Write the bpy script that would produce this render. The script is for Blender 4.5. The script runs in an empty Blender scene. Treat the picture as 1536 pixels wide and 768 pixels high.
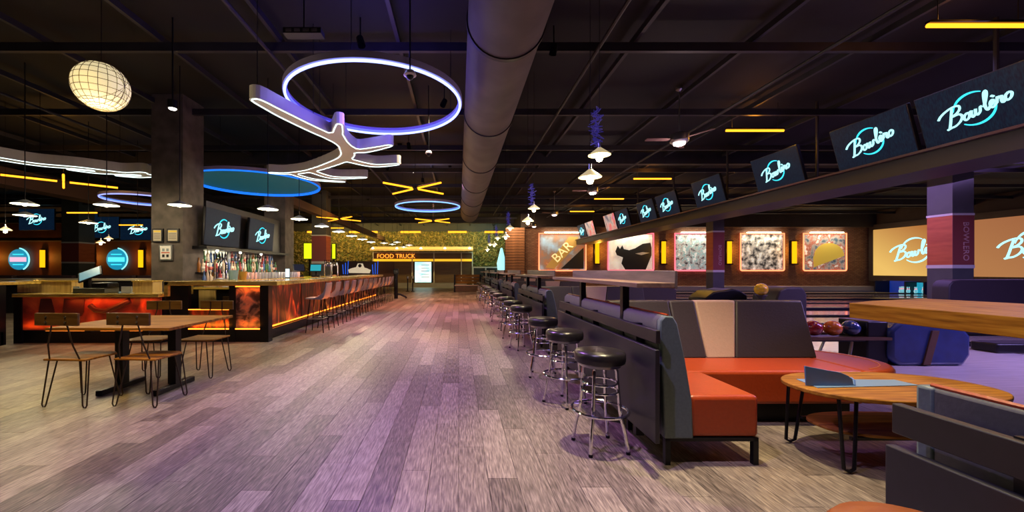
import bpy, bmesh, math, random
from math import sin, cos, pi, radians as R
from mathutils import Vector, Matrix
random.seed(7)
SC = bpy.context.scene
COL = SC.collection
# ---------------------------------------------------------------- camera, world, exposure, lights
F, CX, CY, H = 590.0, 688.0, 405.0, 1.35
cd = bpy.data.cameras.new('camera'); cam = bpy.data.objects.new('camera', cd); COL.objects.link(cam)
cam.location = (0, 0, H); cam.rotation_euler = (R(90), 0, 0)
cd.sensor_width = 36; cd.sensor_fit = 'HORIZONTAL'; cd.lens = F/1536*36
cd.shift_x = (768-CX)/1536; cd.shift_y = (CY-384)/1536
cd.clip_start = .05; cd.clip_end = 200
SC.camera = cam
SC.view_settings.view_transform = 'Standard'; SC.view_settings.look = 'None'
SC.view_settings.exposure = 0.35; SC.view_settings.gamma = 1; SC.view_settings.use_curve_mapping = False
W = bpy.data.worlds.new('world'); SC.world = W; W.use_nodes = True
W.node_tree.nodes['Background'].inputs[0].default_value = (.25, .2, .35, 1)
W.node_tree.nodes['Background'].inputs[1].default_value = .05
CEIL = 5.2

def spot(loc, to, col, e, ang=50, blend=.6, size=.06):
    l = bpy.data.lights.new('spot_light', 'SPOT'); l.energy = e; l.color = col; l.spot_size = R(ang); l.spot_blend = blend
    l.shadow_soft_size = size
    o = bpy.data.objects.new('spot_light', l); COL.objects.link(o); o.location = loc
    o.rotation_euler = (Vector(to)-Vector(loc)).to_track_quat('-Z', 'Y').to_euler(); return o
def bulb(loc, col, e, size=.05):
    l = bpy.data.lights.new('bulb_light', 'POINT'); l.energy = e; l.color = col; l.shadow_soft_size = size
    o = bpy.data.objects.new('bulb_light', l); COL.objects.link(o); o.location = loc; return o
def area(loc, to, col, e, sx, sy):
    l = bpy.data.lights.new('added_area_light', 'AREA'); l.energy = e; l.color = col; l.shape = 'RECTANGLE'; l.size = sx; l.size_y = sy  # also serves the added fills that have no fixture
    o = bpy.data.objects.new('added_area_light', l); COL.objects.link(o); o.location = loc
    o.rotation_euler = (Vector(to)-Vector(loc)).to_track_quat('-Z', 'Y').to_euler(); return o
# added spots that pool colour on floor and seats: (can x, y), target, colour, watts, cone
SPOTS = [
 ((1.5, 2.9), (1.9, 2.1, 0), (1, .84, .50), 850, 66),
 ((-.9, 1.2), (-.5, 2.5, 0), (.58, .44, 1), 470, 80),
 ((-1.5, 6.0), (-.1, 4.9, 0), (.72, .28, 1), 600, 75),
 ((-3.1, 2.2), (-4.7, 3.6, 0), (1, .70, .16), 560, 72),
 ((-1.6, 3.8), (-2.1, 3.5, 0), (.55, .40, 1), 260, 46),
 ((-.3, 8.2), (-2.3, 7.2, 0), (1, .90, .55), 560, 66),
 ((-1.4, 11.0), (-.7, 10.2, 0), (1, .34, .58), 1000, 74),
 ((-1.4, 15.2), (-1.3, 15.6, 0), (1, .32, .24), 1300, 78),
 ((-1.2, 19.0), (-1.1, 20.5, 0), (1, .45, .3), 1000, 78),
 ((2.6, 3.0), (3.0, 4.0, .4), (1, .66, .40), 150, 62),
 ((1.5, 1.3), (2.0, 3.0, .4), (1, .78, .45), 170, 60),
 ((5.2, 3.8), (4.6, 3.6, 1), (1, .76, .30), 130, 42),
 ((-6.4, 4.6), (-7.5, 3.2, 0), (1, .80, .60), 520, 78),
 ((-.3, 13.0), (.3, 13.3, 0), (.9, .4, .8), 520, 70),
 ((-2.4, 13.4), (-3.0, 10.8, .7), (.62, .66, 1), 420, 60),
 ((1.5, 6.2), (.8, 7.0, 0), (1, .85, .62), 330, 60),
]
for (fx, fy), to, c, e, a in SPOTS:
    spot((fx, fy, 4.72), to, c, e, a)
area((6.6, 5.5, 4.6), (6.7, 5.6, 0), (.42, .34, 1), 25, 1.0, 7)  # added violet fill above the booths, no lamp hangs here
area((9.6, 4.2, 3.2), (9.2, 4.21, 0), (.46, .34, 1), 460, 1.0, 5)  # added violet wash for the approach, without a fixture
area((16, 12, 4.4), (17, 12, 0), (.55, .32, 1), 560, 6, 16)  # unseen violet panel added to brighten the lanes

# ---------------------------------------------------------------- materials
MATS = {}
def mat(name, col=(.5, .5, .5), rough=.5, metal=0, emit=None, es=0, noise=None, bump=0, spec=.5, alpha=1, trans=0, coat=0):
    if name in MATS: return MATS[name]
    m = bpy.data.materials.new(name); m.use_nodes = True; nt = m.node_tree; b = nt.nodes['Principled BSDF']
    b.inputs['Base Color'].default_value = (*col, 1); b.inputs['Roughness'].default_value = rough
    b.inputs['Metallic'].default_value = metal; b.inputs['Specular IOR Level'].default_value = spec
    if alpha < 1: b.inputs['Alpha'].default_value = alpha
    if trans: b.inputs['Transmission Weight'].default_value = trans
    if coat: b.inputs['Coat Weight'].default_value = coat; b.inputs['Coat Roughness'].default_value = .15
    if emit: b.inputs['Emission Color'].default_value = (*emit, 1); b.inputs['Emission Strength'].default_value = es
    if noise:
        sc, amt = noise
        n = nt.nodes.new('ShaderNodeTexNoise'); n.inputs['Scale'].default_value = sc; n.inputs['Detail'].default_value = 5
        tc = nt.nodes.new('ShaderNodeTexCoord'); nt.links.new(tc.outputs['Object'], n.inputs['Vector'])
        mr = nt.nodes.new('ShaderNodeMapRange'); mr.inputs[1].default_value = .3; mr.inputs[2].default_value = .7
        mr.inputs[3].default_value = 1-amt; mr.inputs[4].default_value = 1+amt
        nt.links.new(n.outputs['Fac'], mr.inputs[0])
        vm = nt.nodes.new('ShaderNodeVectorMath'); vm.operation = 'SCALE'; vm.inputs[0].default_value = col
        nt.links.new(mr.outputs[0], vm.inputs['Scale']); nt.links.new(vm.outputs[0], b.inputs['Base Color'])
        if bump:
            bp = nt.nodes.new('ShaderNodeBump'); bp.inputs['Strength'].default_value = bump; bp.inputs['Distance'].default_value = .01
            nt.links.new(n.outputs['Fac'], bp.inputs['Height']); nt.links.new(bp.outputs[0], b.inputs['Normal'])
    MATS[name] = m; return m
def ramp(nt, fac, stops):
    r = nt.nodes.new('ShaderNodeValToRGB'); e = r.color_ramp.elements
    e[0].position, e[0].color = stops[0][0], (*stops[0][1], 1); e[1].position, e[1].color = stops[-1][0], (*stops[-1][1], 1)
    for p, c in stops[1:-1]:
        x = e.new(p); x.color = (*c, 1)
    nt.links.new(fac, r.inputs[0]); return r.outputs[0]
def tex(name, stops, scale=(1, 1, 1), nscale=5, detail=6, rough=.5, kind='noise', emit=0, bump=.2, coord='Object', dist=0, coat=0, obj_random=False, attr=False, metal=0, spec=.5):
    """procedural colour-ramp material from stretched noise / voronoi"""
    if name in MATS: return MATS[name]
    m = bpy.data.materials.new(name); m.use_nodes = True; nt = m.node_tree; b = nt.nodes['Principled BSDF']
    tc = nt.nodes.new('ShaderNodeTexCoord'); mp = nt.nodes.new('ShaderNodeMapping'); mp.inputs['Scale'].default_value = scale
    if coord == 'World':
        g = nt.nodes.new('ShaderNodeNewGeometry'); nt.links.new(g.outputs['Position'], mp.inputs['Vector'])
    else: nt.links.new(tc.outputs[coord], mp.inputs['Vector'])
    if kind == 'noise':
        n = nt.nodes.new('ShaderNodeTexNoise'); n.inputs['Scale'].default_value = nscale; n.inputs['Detail'].default_value = detail; n.inputs['Distortion'].default_value = dist
        fac = n.outputs['Fac']
    else:
        n = nt.nodes.new('ShaderNodeTexVoronoi'); n.inputs['Scale'].default_value = nscale; fac = n.outputs['Color']
        s = nt.nodes.new('ShaderNodeSeparateColor'); nt.links.new(fac, s.inputs[0]); fac = s.outputs[0]
    nt.links.new(mp.outputs[0], n.inputs['Vector'])
    if obj_random or attr:
        if obj_random: src = nt.nodes.new('ShaderNodeObjectInfo').outputs['Random']
        else:
            a = nt.nodes.new('ShaderNodeAttribute'); a.attribute_name = 'tone'; src = a.outputs['Fac']
        # the grain is shifted a little by a tone of the piece's own
        mr = nt.nodes.new('ShaderNodeMapRange'); mr.inputs[3].default_value = -.10; mr.inputs[4].default_value = .12; nt.links.new(src, mr.inputs[0])
        ad = nt.nodes.new('ShaderNodeMath'); ad.operation = 'ADD'; nt.links.new(fac, ad.inputs[0]); nt.links.new(mr.outputs[0], ad.inputs[1])
        cfac = ad.outputs[0]
    else: cfac = fac
    c = ramp(nt, cfac, stops); nt.links.new(c, b.inputs['Base Color']); b.inputs['Roughness'].default_value = rough; b.inputs['Metallic'].default_value = metal; b.inputs['Specular IOR Level'].default_value = spec
    if coat: b.inputs['Coat Weight'].default_value = coat; b.inputs['Coat Roughness'].default_value = .12
    if emit: nt.links.new(c, b.inputs['Emission Color']); b.inputs['Emission Strength'].default_value = emit
    if bump:
        bp = nt.nodes.new('ShaderNodeBump'); bp.inputs['Strength'].default_value = bump; bp.inputs['Distance'].default_value = .005
        nt.links.new(fac, bp.inputs['Height']); nt.links.new(bp.outputs[0], b.inputs['Normal'])
    MATS[name] = m; return m
def glow(name, col, s):
    if name in MATS: return MATS[name]
    m = bpy.data.materials.new(name); m.use_nodes = True; nt = m.node_tree; nt.nodes.remove(nt.nodes['Principled BSDF'])
    e = nt.nodes.new('ShaderNodeEmission'); e.inputs[0].default_value = (*col, 1); e.inputs[1].default_value = s
    nt.links.new(e.outputs[0], nt.nodes['Material Output'].inputs[0]); MATS[name] = m; return m

FLOORSTOPS = [(.20, (.035, .026, .022)), (.38, (.11, .086, .070)), (.55, (.21, .170, .135)), (.80, (.42, .35, .27))]
m_plank = tex('grey_oak_plank', FLOORSTOPS, (22, 2.0, 1), 4.2, 10, .40, coord='World', obj_random=True, bump=.25, dist=.35)
m_plank_far = tex('grey_oak_plank_far', FLOORSTOPS, (22, 2.0, 1), 4.2, 10, .40, coord='World', attr=True, bump=.2, dist=.35)
m_subfloor = mat('subfloor', (.02, .017, .016), .7)
m_ceil = mat('ceiling_black', (.0055, .0045, .0065), .8, noise=(1.2, .3))
m_beam = mat('beam_black', (.020, .017, .024), .6, noise=(3, .25))
m_black = mat('black_metal', (.012, .011, .014), .35, .6)
m_blackp = mat('black_laminate', (.010, .009, .013), .42, noise=(30, .15))
m_rail = mat('dark_brown_laminate', (.012, .009, .009), .42, noise=(30, .15))
m_chrome = mat('chrome', (.85, .85, .88), .12, 1)
m_steel = mat('brushed_steel', (.55, .55, .56), .3, 1)
m_vblack = mat('black_vinyl', (.012, .010, .010), .28, noise=(60, .2), bump=.1)
m_orange = mat('orange_vinyl', (.34, .043, .007), .38, noise=(45, .08), bump=.12)
m_grey = mat('grey_green_vinyl', (.085, .115, .115), .5, noise=(60, .1), bump=.1)
m_plum = mat('charcoal_vinyl', (.033, .023, .030), .5, noise=(60, .1), bump=.1)
m_slate = mat('slate_vinyl', (.060, .060, .068), .5, noise=(60, .1), bump=.1)
m_cream = mat('cream_vinyl', (.45, .30, .24), .5, noise=(60, .05), bump=.1)
WOOD = [(.3, (.13, .046, .006)), (.5, (.25, .10, .013)), (.7, (.38, .18, .028))]
m_wood = tex('butcher_block', [(.3, (.26, .11, .010)), (.5, (.46, .22, .02)), (.7, (.62, .34, .04))], (14, 1.2, 14), 2.2, 5, .6, spec=.2)
m_woodx = tex('honey_wood', WOOD, (1.2, 14, 14), 2.2, 5, .6, spec=.2)
m_bartop = tex('bar_top_wood', [(.3, (.30, .18, .03)), (.5, (.52, .34, .06)), (.7, (.66, .46, .10))], (1.5, 8, 8), 2, 5, .22, coat=.5)
m_block = tex('plywood_block', [(.3, (.40, .25, .07)), (.5, (.55, .38, .12)), (.7, (.66, .48, .19))], (9, 9, .6), 2, 5, .5)
m_dwood = tex('brown_board', [(.3, (.05, .022, .007)), (.5, (.085, .04, .013)), (.7, (.12, .06, .022))], (1.2, 14, 14), 2.2, 5, .4)
m_slab = tex('ledge_wood', [(.3, (.12, .07, .045)), (.5, (.21, .13, .085)), (.7, (.30, .19, .12))], (10, 1, 10), 2.2, 5, .35)
m_upst = tex('ledge_upstand_wood', [(.3, (.10, .075, .06)), (.5, (.16, .125, .10)), (.7, (.22, .17, .13))], (10, 1, 10), 2.2, 5, .4)
m_white = mat('white_paint', (.62, .60, .58), .5)
m_column = mat('brown_grey_plaster', (.085, .066, .056), .75, noise=(5, .35), bump=.3)
m_colgrey = mat('slate_column_paint', (.075, .078, .078), .6, noise=(2, .15))
m_colorange = tex('orange_column_board', [(.3, (.42, .075, .02)), (.7, (.56, .12, .035))], (1, 1, 8), 2, 4, .5)
m_colred = mat('maroon_column_paint', (.26, .055, .05), .6)
m_duct = mat('duct_grey', (.10, .082, .078), .75, 0, noise=(2, .25))
m_cyan = glow('neon_cyan', (.05, .72, .95), 1.1)
m_logo = glow('neon_logo_white', (.42, .95, 1.0), 1.15)
m_blue = glow('neon_blue_violet', (.06, .07, 1.0), 3)
m_bluecore = glow('neon_ring_core', (.28, .36, 1.0), 2.8)
m_blue2 = glow('neon_pale_blue', (.08, .2, 1.0), 2)
m_tealrim = glow('neon_azure', (.01, .16, 1.0), 1.3)
m_led = glow('led_cool_white', (.78, 1.0, .96), 1.7)
m_yellow = glow('neon_yellow', (1.0, .36, .016), 2.0)
m_amber = glow('sconce_yellow', (1.0, .42, .004), 1.3)
m_warm = glow('lamp_warm_white', (1.0, .88, .55), 14)
m_warm2 = glow('lamp_glow_soft', (1.0, .93, .72), 4)
m_whiteglow = glow('lamp_white', (1, .95, .85), 6)
m_redled = glow('led_orange', (1.0, .22, .02), 3.5)
m_redneon = glow('neon_orange_red', (1.0, .22, .09), 2.2)
m_pinkneon = glow('neon_pink', (1.0, .12, .16), 1.8)

# ---------------------------------------------------------------- mesh helpers
class MB:
    def __init__(s): s.bm = bmesh.new(); s.M = Matrix.Identity(4)
    def _v(s, p): return s.bm.verts.new(s.M @ Vector(p))
    def face(s, pts):
        return s.bm.faces.new([s._v(p) for p in pts])
    def box(s, x0, x1, y0, y1, z0, z1):
        v = [s._v(p) for p in ((x0,y0,z0),(x1,y0,z0),(x1,y1,z0),(x0,y1,z0),(x0,y0,z1),(x1,y0,z1),(x1,y1,z1),(x0,y1,z1))]
        for f in ((3,2,1,0),(4,5,6,7),(0,1,5,4),(1,2,6,5),(2,3,7,6),(3,0,4,7)): s.bm.faces.new([v[i] for i in f])
        return s
    def prism(s, poly, a, b, axis='z'):
        def P(u, w, t): return {'z': (u, w, t), 'y': (u, t, w), 'x': (t, u, w)}[axis]
        lo = [s._v(P(u, w, a)) for u, w in poly]; hi = [s._v(P(u, w, b)) for u, w in poly]; n = len(poly)
        s.bm.faces.new(lo); s.bm.faces.new(hi)
        for i in range(n): s.bm.faces.new([lo[i], lo[(i+1) % n], hi[(i+1) % n], hi[i]])
        return s
    def ring(s, c, r, ax, n, ph=0):
        ax = Vector(ax).normalized(); u = ax.orthogonal().normalized() if abs(ax.z) < .99 else Vector((1, 0, 0)); w = ax.cross(u)
        return [s._v(Vector(c) + r*(cos(2*pi*i/n+ph)*u + sin(2*pi*i/n+ph)*w)) for i in range(n)]
    def tube(s, pts, r, n=8, closed=False, caps=True):
        P = [Vector(p) for p in pts]; m = len(P); rs = r if isinstance(r, (list, tuple)) else [r]*m
        rings = []; u = None
        for i in range(m):
            if closed: t = P[(i+1) % m]-P[i-1]
            else: t = P[min(i+1, m-1)]-P[max(i-1, 0)]
            t.normalize()
            if u is None: u = t.orthogonal().normalized() if abs(t.z) < .9 or closed is False else t.orthogonal().normalized()
            else:
                u = u-t*u.dot(t); u = u.normalized() if u.length > 1e-5 else t.orthogonal().normalized()
            w = t.cross(u)
            rings.append([s._v(P[i] + rs[i]*(cos(2*pi*k/n)*u+sin(2*pi*k/n)*w)) for k in range(n)])
        for i in range(m if closed else m-1):
            a, b = rings[i], rings[(i+1) % m]
            off = 0
            if closed and i == m-1:
                off = min(range(n), key=lambda o: (a[0].co-b[o].co).length)
            for k in range(n): s.bm.faces.new([a[k], a[(k+1) % n], b[(k+1+off) % n], b[(k+off) % n]])
        if caps and not closed: s.bm.faces.new(rings[0][::-1]); s.bm.faces.new(rings[-1])
        return s
    def cyl(s, p0, p1, r0, r1=None, n=12): return s.tube([p0, p1], [r0, r0 if r1 is None else r1], n)
    def torus(s, c, R_, r, n=32, k=8, sq=None):
        c = Vector(c)
        return s.tube([c+Vector((R_*cos(2*pi*i/n), R_*sin(2*pi*i/n), 0)) for i in range(n)], r, k, closed=True)
    def lathe(s, prof, c=(0, 0, 0), n=20):
        c = Vector(c); rings = []
        for (r, z) in prof:
            if r < 1e-4: rings.append([s._v(c+Vector((0, 0, z)))])
            else: rings.append([s._v(c+Vector((r*cos(2*pi*i/n), r*sin(2*pi*i/n), z))) for i in range(n)])
        for a, b in zip(rings, rings[1:]):
            if len(a) == 1 and len(b) == 1: continue
            for i in range(n):
                j = (i+1) % n
                if len(a) == 1: s.bm.faces.new([a[0], b[j], b[i]])
                elif len(b) == 1: s.bm.faces.new([a[i], a[j], b[0]])
                else: s.bm.faces.new([a[i], a[j], b[j], b[i]])
        return s
    def sphere(s, c, r, n=14, m=8, sx=1, sy=1, sz=1):
        M0 = s.M; s.M = M0 @ Matrix.Translation(c) @ Matrix.Diagonal((sx, sy, sz, 1))
        s.lathe([(r*sin(pi*i/m), -r*cos(pi*i/m)) for i in range(m+1)], n=n); s.M = M0; return s
    def mesh(s, name, m, smooth=False):
        bmesh.ops.recalc_face_normals(s.bm, faces=s.bm.faces)
        me = bpy.data.meshes.new(name); s.bm.to_mesh(me); s.bm.free()
        for x in (m if isinstance(m, (list, tuple)) else [m]): me.materials.append(x)
        if smooth:
            for p in me.polygons: p.use_smooth = True
        return me
def O(name, mb, m, parent=None, smooth=False, bevel=0, seg=2, loc=None):
    me = mb if isinstance(mb, bpy.types.Mesh) else mb.mesh(name, m, smooth)
    o = bpy.data.objects.new(name, me); COL.objects.link(o)
    if parent: o.parent = parent
    if loc is not None: o.location = loc
    if bevel:
        b = o.modifiers.new('bevel', 'BEVEL'); b.width = bevel; b.segments = seg; b.limit_method = 'ANGLE'; b.angle_limit = R(40)
    if smooth or bevel:
        for p in me.polygons: p.use_smooth = True
        try: me.set_sharp_from_angle(angle=R(42))
        except Exception: pass
    return o
def tag(o, label, cat, group=None, kind=None):
    if label: o['label'] = label
    if cat: o['category'] = cat
    if group: o['group'] = group
    if kind: o['kind'] = kind
    return o
def T(name, label, cat, loc=(0, 0, 0), rz=0, group=None, kind=None):
    o = bpy.data.objects.new(name, None); COL.objects.link(o); o.empty_display_size = .1
    o.location = loc; o.rotation_euler = (0, 0, rz); return tag(o, label, cat, group, kind)
def dup(root, loc=None, rz=None, label=None, group=None):
    def cp(o, par):
        c = o.copy(); COL.objects.link(c)
        if par: c.parent = par
        for ch in [x for x in KIDS.get(o.name, [])]: cp(ch, c)
        return c
    KIDS = {}
    def walk(o):
        KIDS[o.name] = list(o.children)
        for ch in o.children: walk(ch)
    walk(root)
    c = cp(root, None)
    if loc is not None: c.location = loc
    if rz is not None: c.rotation_euler = (0, 0, rz)
    if label: c['label'] = label
    if group: c['group'] = group
    return c
def B(*a): return MB().box(*a)
def px(u, v, Y): return ((u-CX)/F*Y, Y, H-(v-CY)/F*Y)
ORD = ['first', 'second', 'third', 'fourth', 'fifth', 'sixth', 'seventh', 'eighth', 'ninth', 'tenth', 'eleventh', 'twelfth', 'thirteenth', 'fourteenth', 'fifteenth', 'sixteenth', 'seventeenth', 'eighteenth', 'nineteenth', 'twentieth']

def text_mesh(s, size, depth=.01, shear=0, name='lettering'):
    cu = bpy.data.curves.new(name, 'FONT'); cu.body = s; cu.size = size; cu.extrude = depth; cu.align_x = 'CENTER'; cu.align_y = 'CENTER'; cu.shear = shear; cu.resolution_u = 3
    o = bpy.data.objects.new(name, cu); COL.objects.link(o)
    dg = bpy.context.evaluated_depsgraph_get(); dg.update()
    me = bpy.data.meshes.new_from_object(o.evaluated_get(dg)); bpy.data.objects.remove(o); return me
# script wordmark drawn as pen strokes (x to the right, y up), about 4.2 wide
STROKES = [
 [(-.62, .92), (-.4, 1.12), (.0, 1.28), (.6, 1.36), (1.0, 1.24), (1.04, 1.0), (.8, .8), (.42, .70)],
 [(.42, .70), (.9, .66), (1.1, .42), (.92, .12), (.5, -.06), (.1, -.02)],
 [(.52, 1.28), (.36, .8), (.2, .3), (.06, -.06)], [(-.1, -.08), (.06, -.06), (.3, -.04)],
 [(1.46, .46), (1.26, .36), (1.2, .14), (1.34, .0), (1.54, .1), (1.6, .34), (1.46, .46), (1.62, .40), (1.76, .46)],
 [(1.78, .48), (1.72, .18), (1.80, .0), (1.98, .12), (2.06, .46)], [(2.06, .46), (2.02, .14), (2.14, .0), (2.32, .14), (2.38, .42), (2.46, .44)],
 [(2.44, .30), (2.62, .66), (2.78, 1.10), (2.74, 1.32), (2.62, 1.2), (2.56, .8), (2.54, .24), (2.64, .0), (2.80, .12)],
 [(2.80, .14), (3.02, .26), (3.10, .42), (2.98, .50), (2.86, .34), (2.88, .08), (3.04, .0), (3.26, .18)],
 [(3.02, .80), (3.18, .66)],
 [(3.26, .14), (3.38, .54), (3.44, .40), (3.62, .46), (3.58, .16), (3.66, .0), (3.82, .14)],
 [(4.06, .48), (3.86, .36), (3.82, .12), (3.98, .0), (4.18, .12), (4.24, .36), (4.06, .48)],
]
def smooth_path(P, k=4):
    out = []; n = len(P)
    for i in range(n-1):
        p0, p1, p2, p3 = P[max(i-1, 0)], P[i], P[i+1], P[min(i+2, n-1)]
        for j in range(k):
            t = j/k
            out.append(tuple(.5*((2*b)+(-a+c)*t+(2*a-5*b+4*c-d)*t*t+(-a+3*b-3*c+d)*t**3) for a, b, c, d in zip(p0, p1, p2, p3)))
    out.append(P[-1]); return out
def logo_mesh(w, thick=.088, k=4):
    """wordmark in the XZ plane facing -Y, w metres wide, centred, rising to the right"""
    mb = MB(); s = w/5.0; c, sn = cos(R(13)), sin(R(13))
    for st in STROKES:
        pts = []
        sh = .17 if min(p[0] for p in st) > 2.43 else 0
        for x, y in (smooth_path(st, k) if len(st) > 2 else st):
            x += sh
            x -= 1.93; y = (y-.55)*1.15; x += y*.25
            pts.append(((x*c-y*sn)*s, 0, (x*sn+y*c)*s))
        mb.tube(pts, thick*s, 6)
    return mb.mesh('wordmark', m_logo, True)
def circ_mesh(w, m):
    s = w/5.0
    mb = MB()
    for a0, a1 in ((62, 172), (-128, 8)):
        n = 16; A = [R(a0+(a1-a0)*i/n) for i in range(n+1)]
        mb.tube([(1.38*s*cos(a), .004, 1.38*s*sin(a)) for a in A], [s*(.03+.065*sin(pi*min(1, .08+i/n*.92))) for i in range(n+1)], 6)
    return mb.mesh('logo_circle', m, True)
LOGO = logo_mesh(1.0); LCIRC = circ_mesh(1.0, m_cyan); LCIRCW = circ_mesh(1.0, m_logo)

# ================================================================= SETTING
tag(O('floor', B(-40, 4.55, -3, 33, -.12, -.012), m_subfloor), 'wide grey-brown oak plank floor of the bowling hall', None, kind='structure')
FLOOR = bpy.data.objects['floor']
# individual planks: .19 x 1.25 m, staggered. The ~300 that show largest are objects, the rest one mesh
PW, PL = .19, 1.25
planks = []
nx0, nx1 = int(-16/PW), int(4.5/PW)
for i in range(nx0, nx1):
    off = ((i*7919) % 97)/97*PL
    y = -2+off-PL
    while y < 25:
        y1 = y+PL
        if y1 > .5: planks.append((i*PW, max(y, .3), y1))
        y = y1
def seen(p):
    x, y0, y1 = p; ym = (y0+y1)/2; u = CX+F*(x+.09)/max(ym, .3); v = CY+F*H/max(ym, .3)
    ok = -30 < u < 1380 and v < 800
    return (1/ym**3 if ok else 0)
planks.sort(key=lambda p: -seen(p))
PM = {}
for x, y0, y1 in planks[:298]:
    L = round(y1-y0, 2)
    if L not in PM:
        PM[L] = MB().prism([(.0015, .0015), (PW-.0015, .0015), (PW-.0015, L-.0015), (.0015, L-.0015)], -.012, 0).mesh('plank', m_plank)
    o = O('plank', PM[L], None, FLOOR); o.location = (x, y0, 0)
vs, fs, tones = [], [], []
for x, y0, y1 in planks[298:]:
    b = len(vs); g = .0015 if y0 < 8 else .003; d = -.012
    vs += [(x+g, y0+g, 0), (x+PW-g, y0+g, 0), (x+PW-g, y1-g, 0), (x+g, y1-g, 0), (x+g, y0+g, d), (x+PW-g, y0+g, d), (x+PW-g, y1-g, d), (x+g, y1-g, d)]
    fs += [(b, b+1, b+2, b+3), (b, b+4, b+5, b+1), (b+1, b+5, b+6, b+2), (b+2, b+6, b+7, b+3), (b+3, b+7, b+4, b)]
    tones += [random.random()]*5
me = bpy.data.meshes.new('plank_field'); me.from_pydata(vs, [], fs); me.materials.append(m_plank_far)
at = me.attributes.new('tone', 'FLOAT', 'FACE'); at.data.foreach_set('value', tones)
tag(O('plank_field', me, None, FLOOR), None, None, kind='stuff')
# far stone tile floor beyond the planks
m_tile = mat('brown_tile', (.17, .135, .11), .45, noise=(3, .25))
tag(O('floor_tile', B(-16, 12, 25.0, 34, -.1, .002), m_tile), 'brown tiled floor in front of the food counter', None, kind='structure')
# ceiling and grid of beams
CE = tag(O('ceiling', B(-42, 29, -4, 36, CEIL, CEIL+.15), m_ceil), 'black painted open ceiling with a grid of beams', None, kind='structure')
for k in range(12): O('joist', B(-40, 28, 1.1+k*2.6, 1.17+k*2.6, 4.86, 5.0), m_beam, CE)
for k in range(22):
    x = -20+k*1.9; O('purlin', B(x, x+.06, -1, 33, 5.0, 5.1), m_beam, CE)
for k in range(4): O('girder', B(-40, 28, 4.7+k*8, 4.9+k*8, 4.78, 5.16), m_beam, CE)
for x, y0, y1, z in ((-3.0, 0, 25, 4.80), (2.2, 0, 25, 4.84), (5.6, 0, 25, 4.7), (-8.8, 0, 28, 4.75)):
    O('conduit', MB().cyl((x, y0, z), (x, y1, z), .03, n=8), m_beam, CE)
tag(O('trim_8', B(-15.0, -14.3, 9, 29.9, 4.05, 4.6), mat('soffit_brown', (.10, .045, .03), .7)), 'brown soffit running back over the left lanes, lit orange', None, kind='structure')
tag(O('trim_9', B(-6.36, -6.06, 14.2, 32.3, 3.75, 4.05), mat('soffit_brown', (.10, .045, .03), .7)), 'brown boxed soffit beyond the second column', None, kind='structure')
m_wallred = tex('dark_red_wall', [(.3, (.055, .018, .012)), (.7, (.11, .035, .02))], (1, 1, 1), 1, 3, .7)
m_walldark = mat('dark_brown_wall', (.03, .02, .018), .7, noise=(1, .3))
# brick material (bricks are 1 to 4 pixels here)
def brick_mat():
    m = bpy.data.materials.new('brown_brick'); m.use_nodes = True; nt = m.node_tree; b = nt.nodes['Principled BSDF']
    g = nt.nodes.new('ShaderNodeNewGeometry'); sp = nt.nodes.new('ShaderNodeSeparateXYZ'); cb = nt.nodes.new('ShaderNodeCombineXYZ')
    nt.links.new(g.outputs['Position'], sp.inputs[0]); nt.links.new(sp.outputs[0], cb.inputs[0]); nt.links.new(sp.outputs[2], cb.inputs[1])
    br = nt.nodes.new('ShaderNodeTexBrick'); nt.links.new(cb.outputs[0], br.inputs['Vector'])
    br.inputs['Color1'].default_value = (.17, .07, .035, 1); br.inputs['Color2'].default_value = (.26, .13, .07, 1); br.inputs['Mortar'].default_value = (.09, .06, .045, 1)
    br.inputs['Scale'].default_value = 1; br.inputs['Brick Width'].default_value = .24; br.inputs['Row Height'].default_value = .085; br.inputs['Mortar Size'].default_value = .012
    nt.links.new(br.outputs[0], b.inputs['Base Color']); b.inputs['Roughness'].default_value = .8
    bp = nt.nodes.new('ShaderNodeBump'); bp.inputs['Strength'].default_value = .6; nt.links.new(br.outputs['Fac'], bp.inputs['Height']); bp.invert = True
    nt.links.new(bp.outputs[0], b.inputs['Normal']); return m
m_brick = brick_mat()
tag(O('wall_back', B(4.3, 27.2, 26, 26.3, 0, 4.15), m_brick), 'brown brick wall behind the lanes hung with lit art frames', None, kind='structure')
tag(O('trim_1', B(4.3, 27.2, 25.6, 26.3, 4.15, CEIL), m_walldark), 'dark bulkhead above the brick wall', None, kind='structure')
tag(O('wall_right', B(27.2, 27.5, -4, 26.3, 0, CEIL), m_walldark), 'dark wall above and around the lane ends', None, kind='structure')
tag(O('wall_far', B(-16.4, 4.3, 32.6, 32.9, 0, CEIL), m_walldark), 'dark far wall behind the food counter', None, kind='structure')
tag(O('wall_left', B(-40, -16.4, 30, 30.3, 0, CEIL), m_wallred), 'dark red wall on the far left with cyan round signs', None, kind='structure')
tag(O('wall_side', B(-40.3, -40, -4, 30.3, 0, CEIL), m_wallred), 'dark red wall closing the left side of the hall', None, kind='structure')
tag(O('wall_return', B(4.05, 4.3, 25.6, 32.6, 0, CEIL), m_walldark), 'dark wall return between slatted panel and far wall', None, kind='structure')
tag(O('wall_front', B(-40, 27.5, -4.3, -4, 0, CEIL), m_walldark), 'dark wall behind the viewer', None, kind='structure')
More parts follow.
